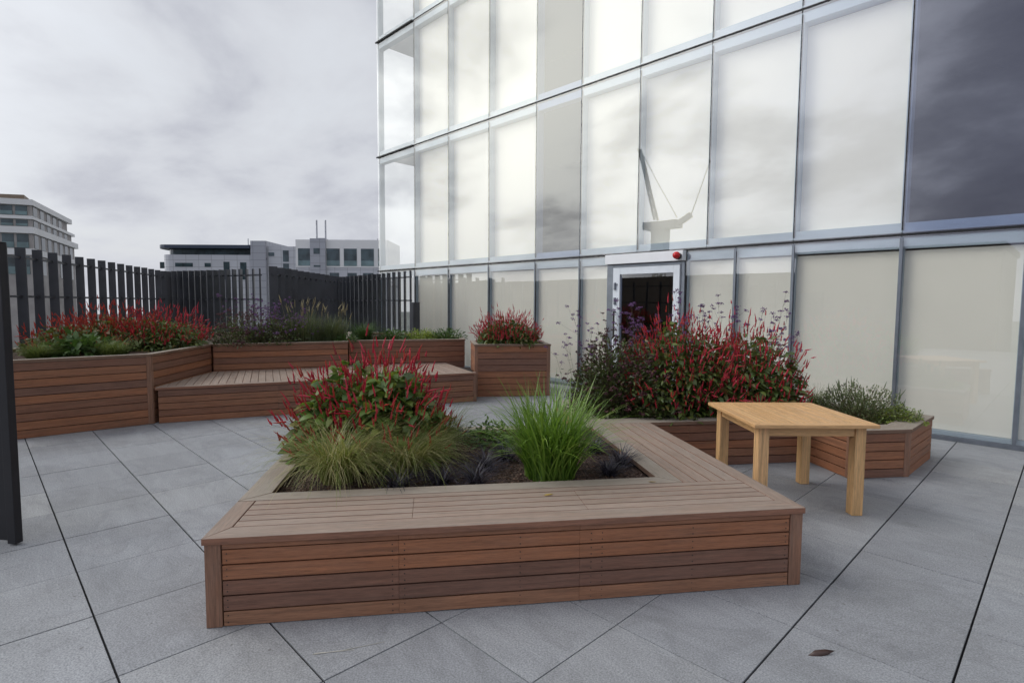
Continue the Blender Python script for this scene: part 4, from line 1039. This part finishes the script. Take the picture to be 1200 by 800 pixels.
# --- left planters
ZL = TH - .05
persicaria('broad red spiked bush at the right end of the tall planter by the black gate', (-9.75, 2.05), ZL, .64, .42, 2600, 620, .09, .042, .08, .0075, 'pers_leaf_dark', 'pers_flower', .22, 1.9, .6)
persicaria('orange red spiked bush in the middle of the tall planter before the fence', (-9.9, 1.45), ZL, .64, .44, 2600, 620, .10, .045, .08, .0075, 'pers_leaf_red', 'pers_flower_orange', .22, 3.1, .6)
persicaria('sparser red leaved bush at the left of the tall planter beside the gate', (-9.6, .95), ZL, .52, .34, 1700, 260, .10, .045, .075, .0072, 'pers_leaf_red', 'pers_flower_orange', .18, 4.4, .6)
grass('feather_grass', 'dull green grass mound at the left end of the tall planter next to the gate', (-8.75, .55), ZL, 900, .36, .10, (.1, .7), (1.0, 2.1), .004, 'feather_green', 'grass mounds in the tall planter', seg=5)
grass('feather_grass', 'dull green grass mound leaning on the front rim at the middle of the tall planter', (-8.6, 1.28), ZL, 900, .38, .10, (.1, .7), (1.0, 2.1), .004, 'feather_green', 'grass mounds in the tall planter', seg=5)
shrub('broad_leaf_plant', 'dark broad leaved plant between the two grass mounds of the tall planter', (-8.95, 1.0), ZL, .36, .24, 420, .15, .06, 'mid_leaf', 'leafy plant', None, .2, 2.7, .4)
dp = [((-9.75, 3.2), .55, .44, 'dark purple shrub directly right of the red bush, behind the left backrest'), ((-9.55, 3.75), .5, .42, 'dark purple shrub at the middle of the left backrest planter')]
for c, r_, h_, lb in dp:
    s_, c0 = shrub('dark_purple_shrub', lb, c, ZL, r_, h_, 2600, .06, .02, 'dark_leaf', 'shrub', None, .4, c[1], .3)
    n = 55; P, d, k = dome(n, r_, h_, .2, .9, c[1]); umbels(s_, P * np.array([.4, .4, .3]) + c0, P + c0 + np.array([0, 0, .16]) + RNG.normal(0, .07, (n, 3)), 'verbena' if c[1] > 3.5 else 'maroon', 9, .02, .008)
verbena('tall purple verbena in front of the fence behind the left backrest', (-9.9, 3.6), ZL, 16, .5, .55, .85)
grass('tall_grass', 'tall olive grass with pale seedheads behind the left backrest', (-9.45, 4.15), ZL, 900, .62, .28, (.0, .35), (.3, 1.5), .006, 'back_grass', 'tall grasses behind the backrest', heads=26, seg=5)
grass('tall_grass', 'olive grass with pale seedheads at the right end of the left backrest planter', (-9.3, 4.6), ZL, 750, .55, .22, (.0, .35), (.3, 1.5), .006, 'back_grass', 'tall grasses behind the backrest', heads=16, seg=5)
grass('green_grass_mound', 'drooping dark green grass mound where the two backrests meet', (-9.35, 5.25), ZL, 900, .50, .14, (.05, .5), (.9, 2.2), .006, 'mid_leaf', None, seg=6)
shrub('low_green_plant', 'low leafy green plant over the joint between the two backrest planters', (-9.02, 4.72), ZL, .24, .17, 500, .06, .02, 'mid_leaf', 'leafy plant', 'low green plants behind the right backrest', .5, 9.1, .2)
for i, (c, lb) in enumerate([((-9.15, 5.75), 'low leafy green plant right of the drooping grass mound'), ((-8.85, 6.2), 'low leafy green plant in front of the dark fence post'), ((-8.5, 6.55), 'low leafy green plant nearest the square planter box')]):
    shrub('low_green_plant', lb, c, ZL, .36, .19 + .02 * (i == 2), 800, .07, .022, 'lime_leaf' if i == 1 else 'mid_leaf', 'leafy plant', 'low green plants behind the right backrest', .5, i * 1.7, .2)
# --- small litter
def litter(name, label, cat, c, z, Lg, wd, az, mat):
    D = np.array([[math.cos(az), math.sin(az), .12]]); V, a, b = leaves(np.array([[c[0], c[1], z + .002]]), D, np.array([Lg]), np.array([wd]), .02, .05)
    o = np_mesh(name, V, a, b, M[mat], None); s = o.modifiers.new('thick', 'SOLIDIFY'); s.thickness = .0015
    tag(o, label, cat)
p_ = W(2.43, .52); litter('fallen_leaf', 'yellow fallen leaf on the bench top near the inner right corner', 'leaf', p_, TOP, .05, .02, .4, 'yellow_leaf')
p_ = W(1.72, .36); litter('fallen_leaf', 'yellow fallen leaf on the front slats of the bench', 'leaf', p_, TOP, .06, .014, .95, 'yellow_leaf')
litter('dead_leaf', 'shrivelled dark leaf lying on the paving at the lower right', 'leaf', (-.76, 2.62), 0., .13, .03, .9, 'brown_leaf')
tw = tubes(np.array([[-2.30, 1.02, .004], [-2.235, 1.13, .004], [-2.3, 1.03, .004]]), np.array([[-2.235, 1.13, .004], [-2.16, 1.30, .004], [-2.2, 1.17, .005]]), .002)
tag(np_mesh('straw', *tw, M['straw'], None), 'pale straw lying along a paving joint in front of the bench', 'straw')
bl = thing('bark_chips', None, None, (*W(1.3, 1.2), SO)); COL.objects.unlink(bl); bpy.data.objects.remove(bl)
n = 2600; a = RNG.uniform(.15, LEN - AW - .03, n); b = RNG.uniform(AW + .03, BACK - .16, n)
Pc = BO[None] + a[:, None] * BE1 + b[:, None] * BE2; Pc = np.column_stack([Pc, np.full(n, SO + .004)])
D = RNG.normal(0, 1, (n, 3)) * np.array([1, 1, .25]); geo = leaves(Pc, D, RNG.uniform(.015, .045, n), RNG.uniform(.006, .016, n), .0, .1)
M['chip'] = leaf('bark_chip', [(.045, .024, .017), (.105, .058, .04), (.17, .10, .07), (.07, .038, .027), (.25, .18, .14)], .0, .03)
o = np_mesh('bark_chips', *geo, M['chip'], None); tag(o, 'dark bark chips loose over the soil of the foreground planter', 'bark mulch', None, 'stuff')
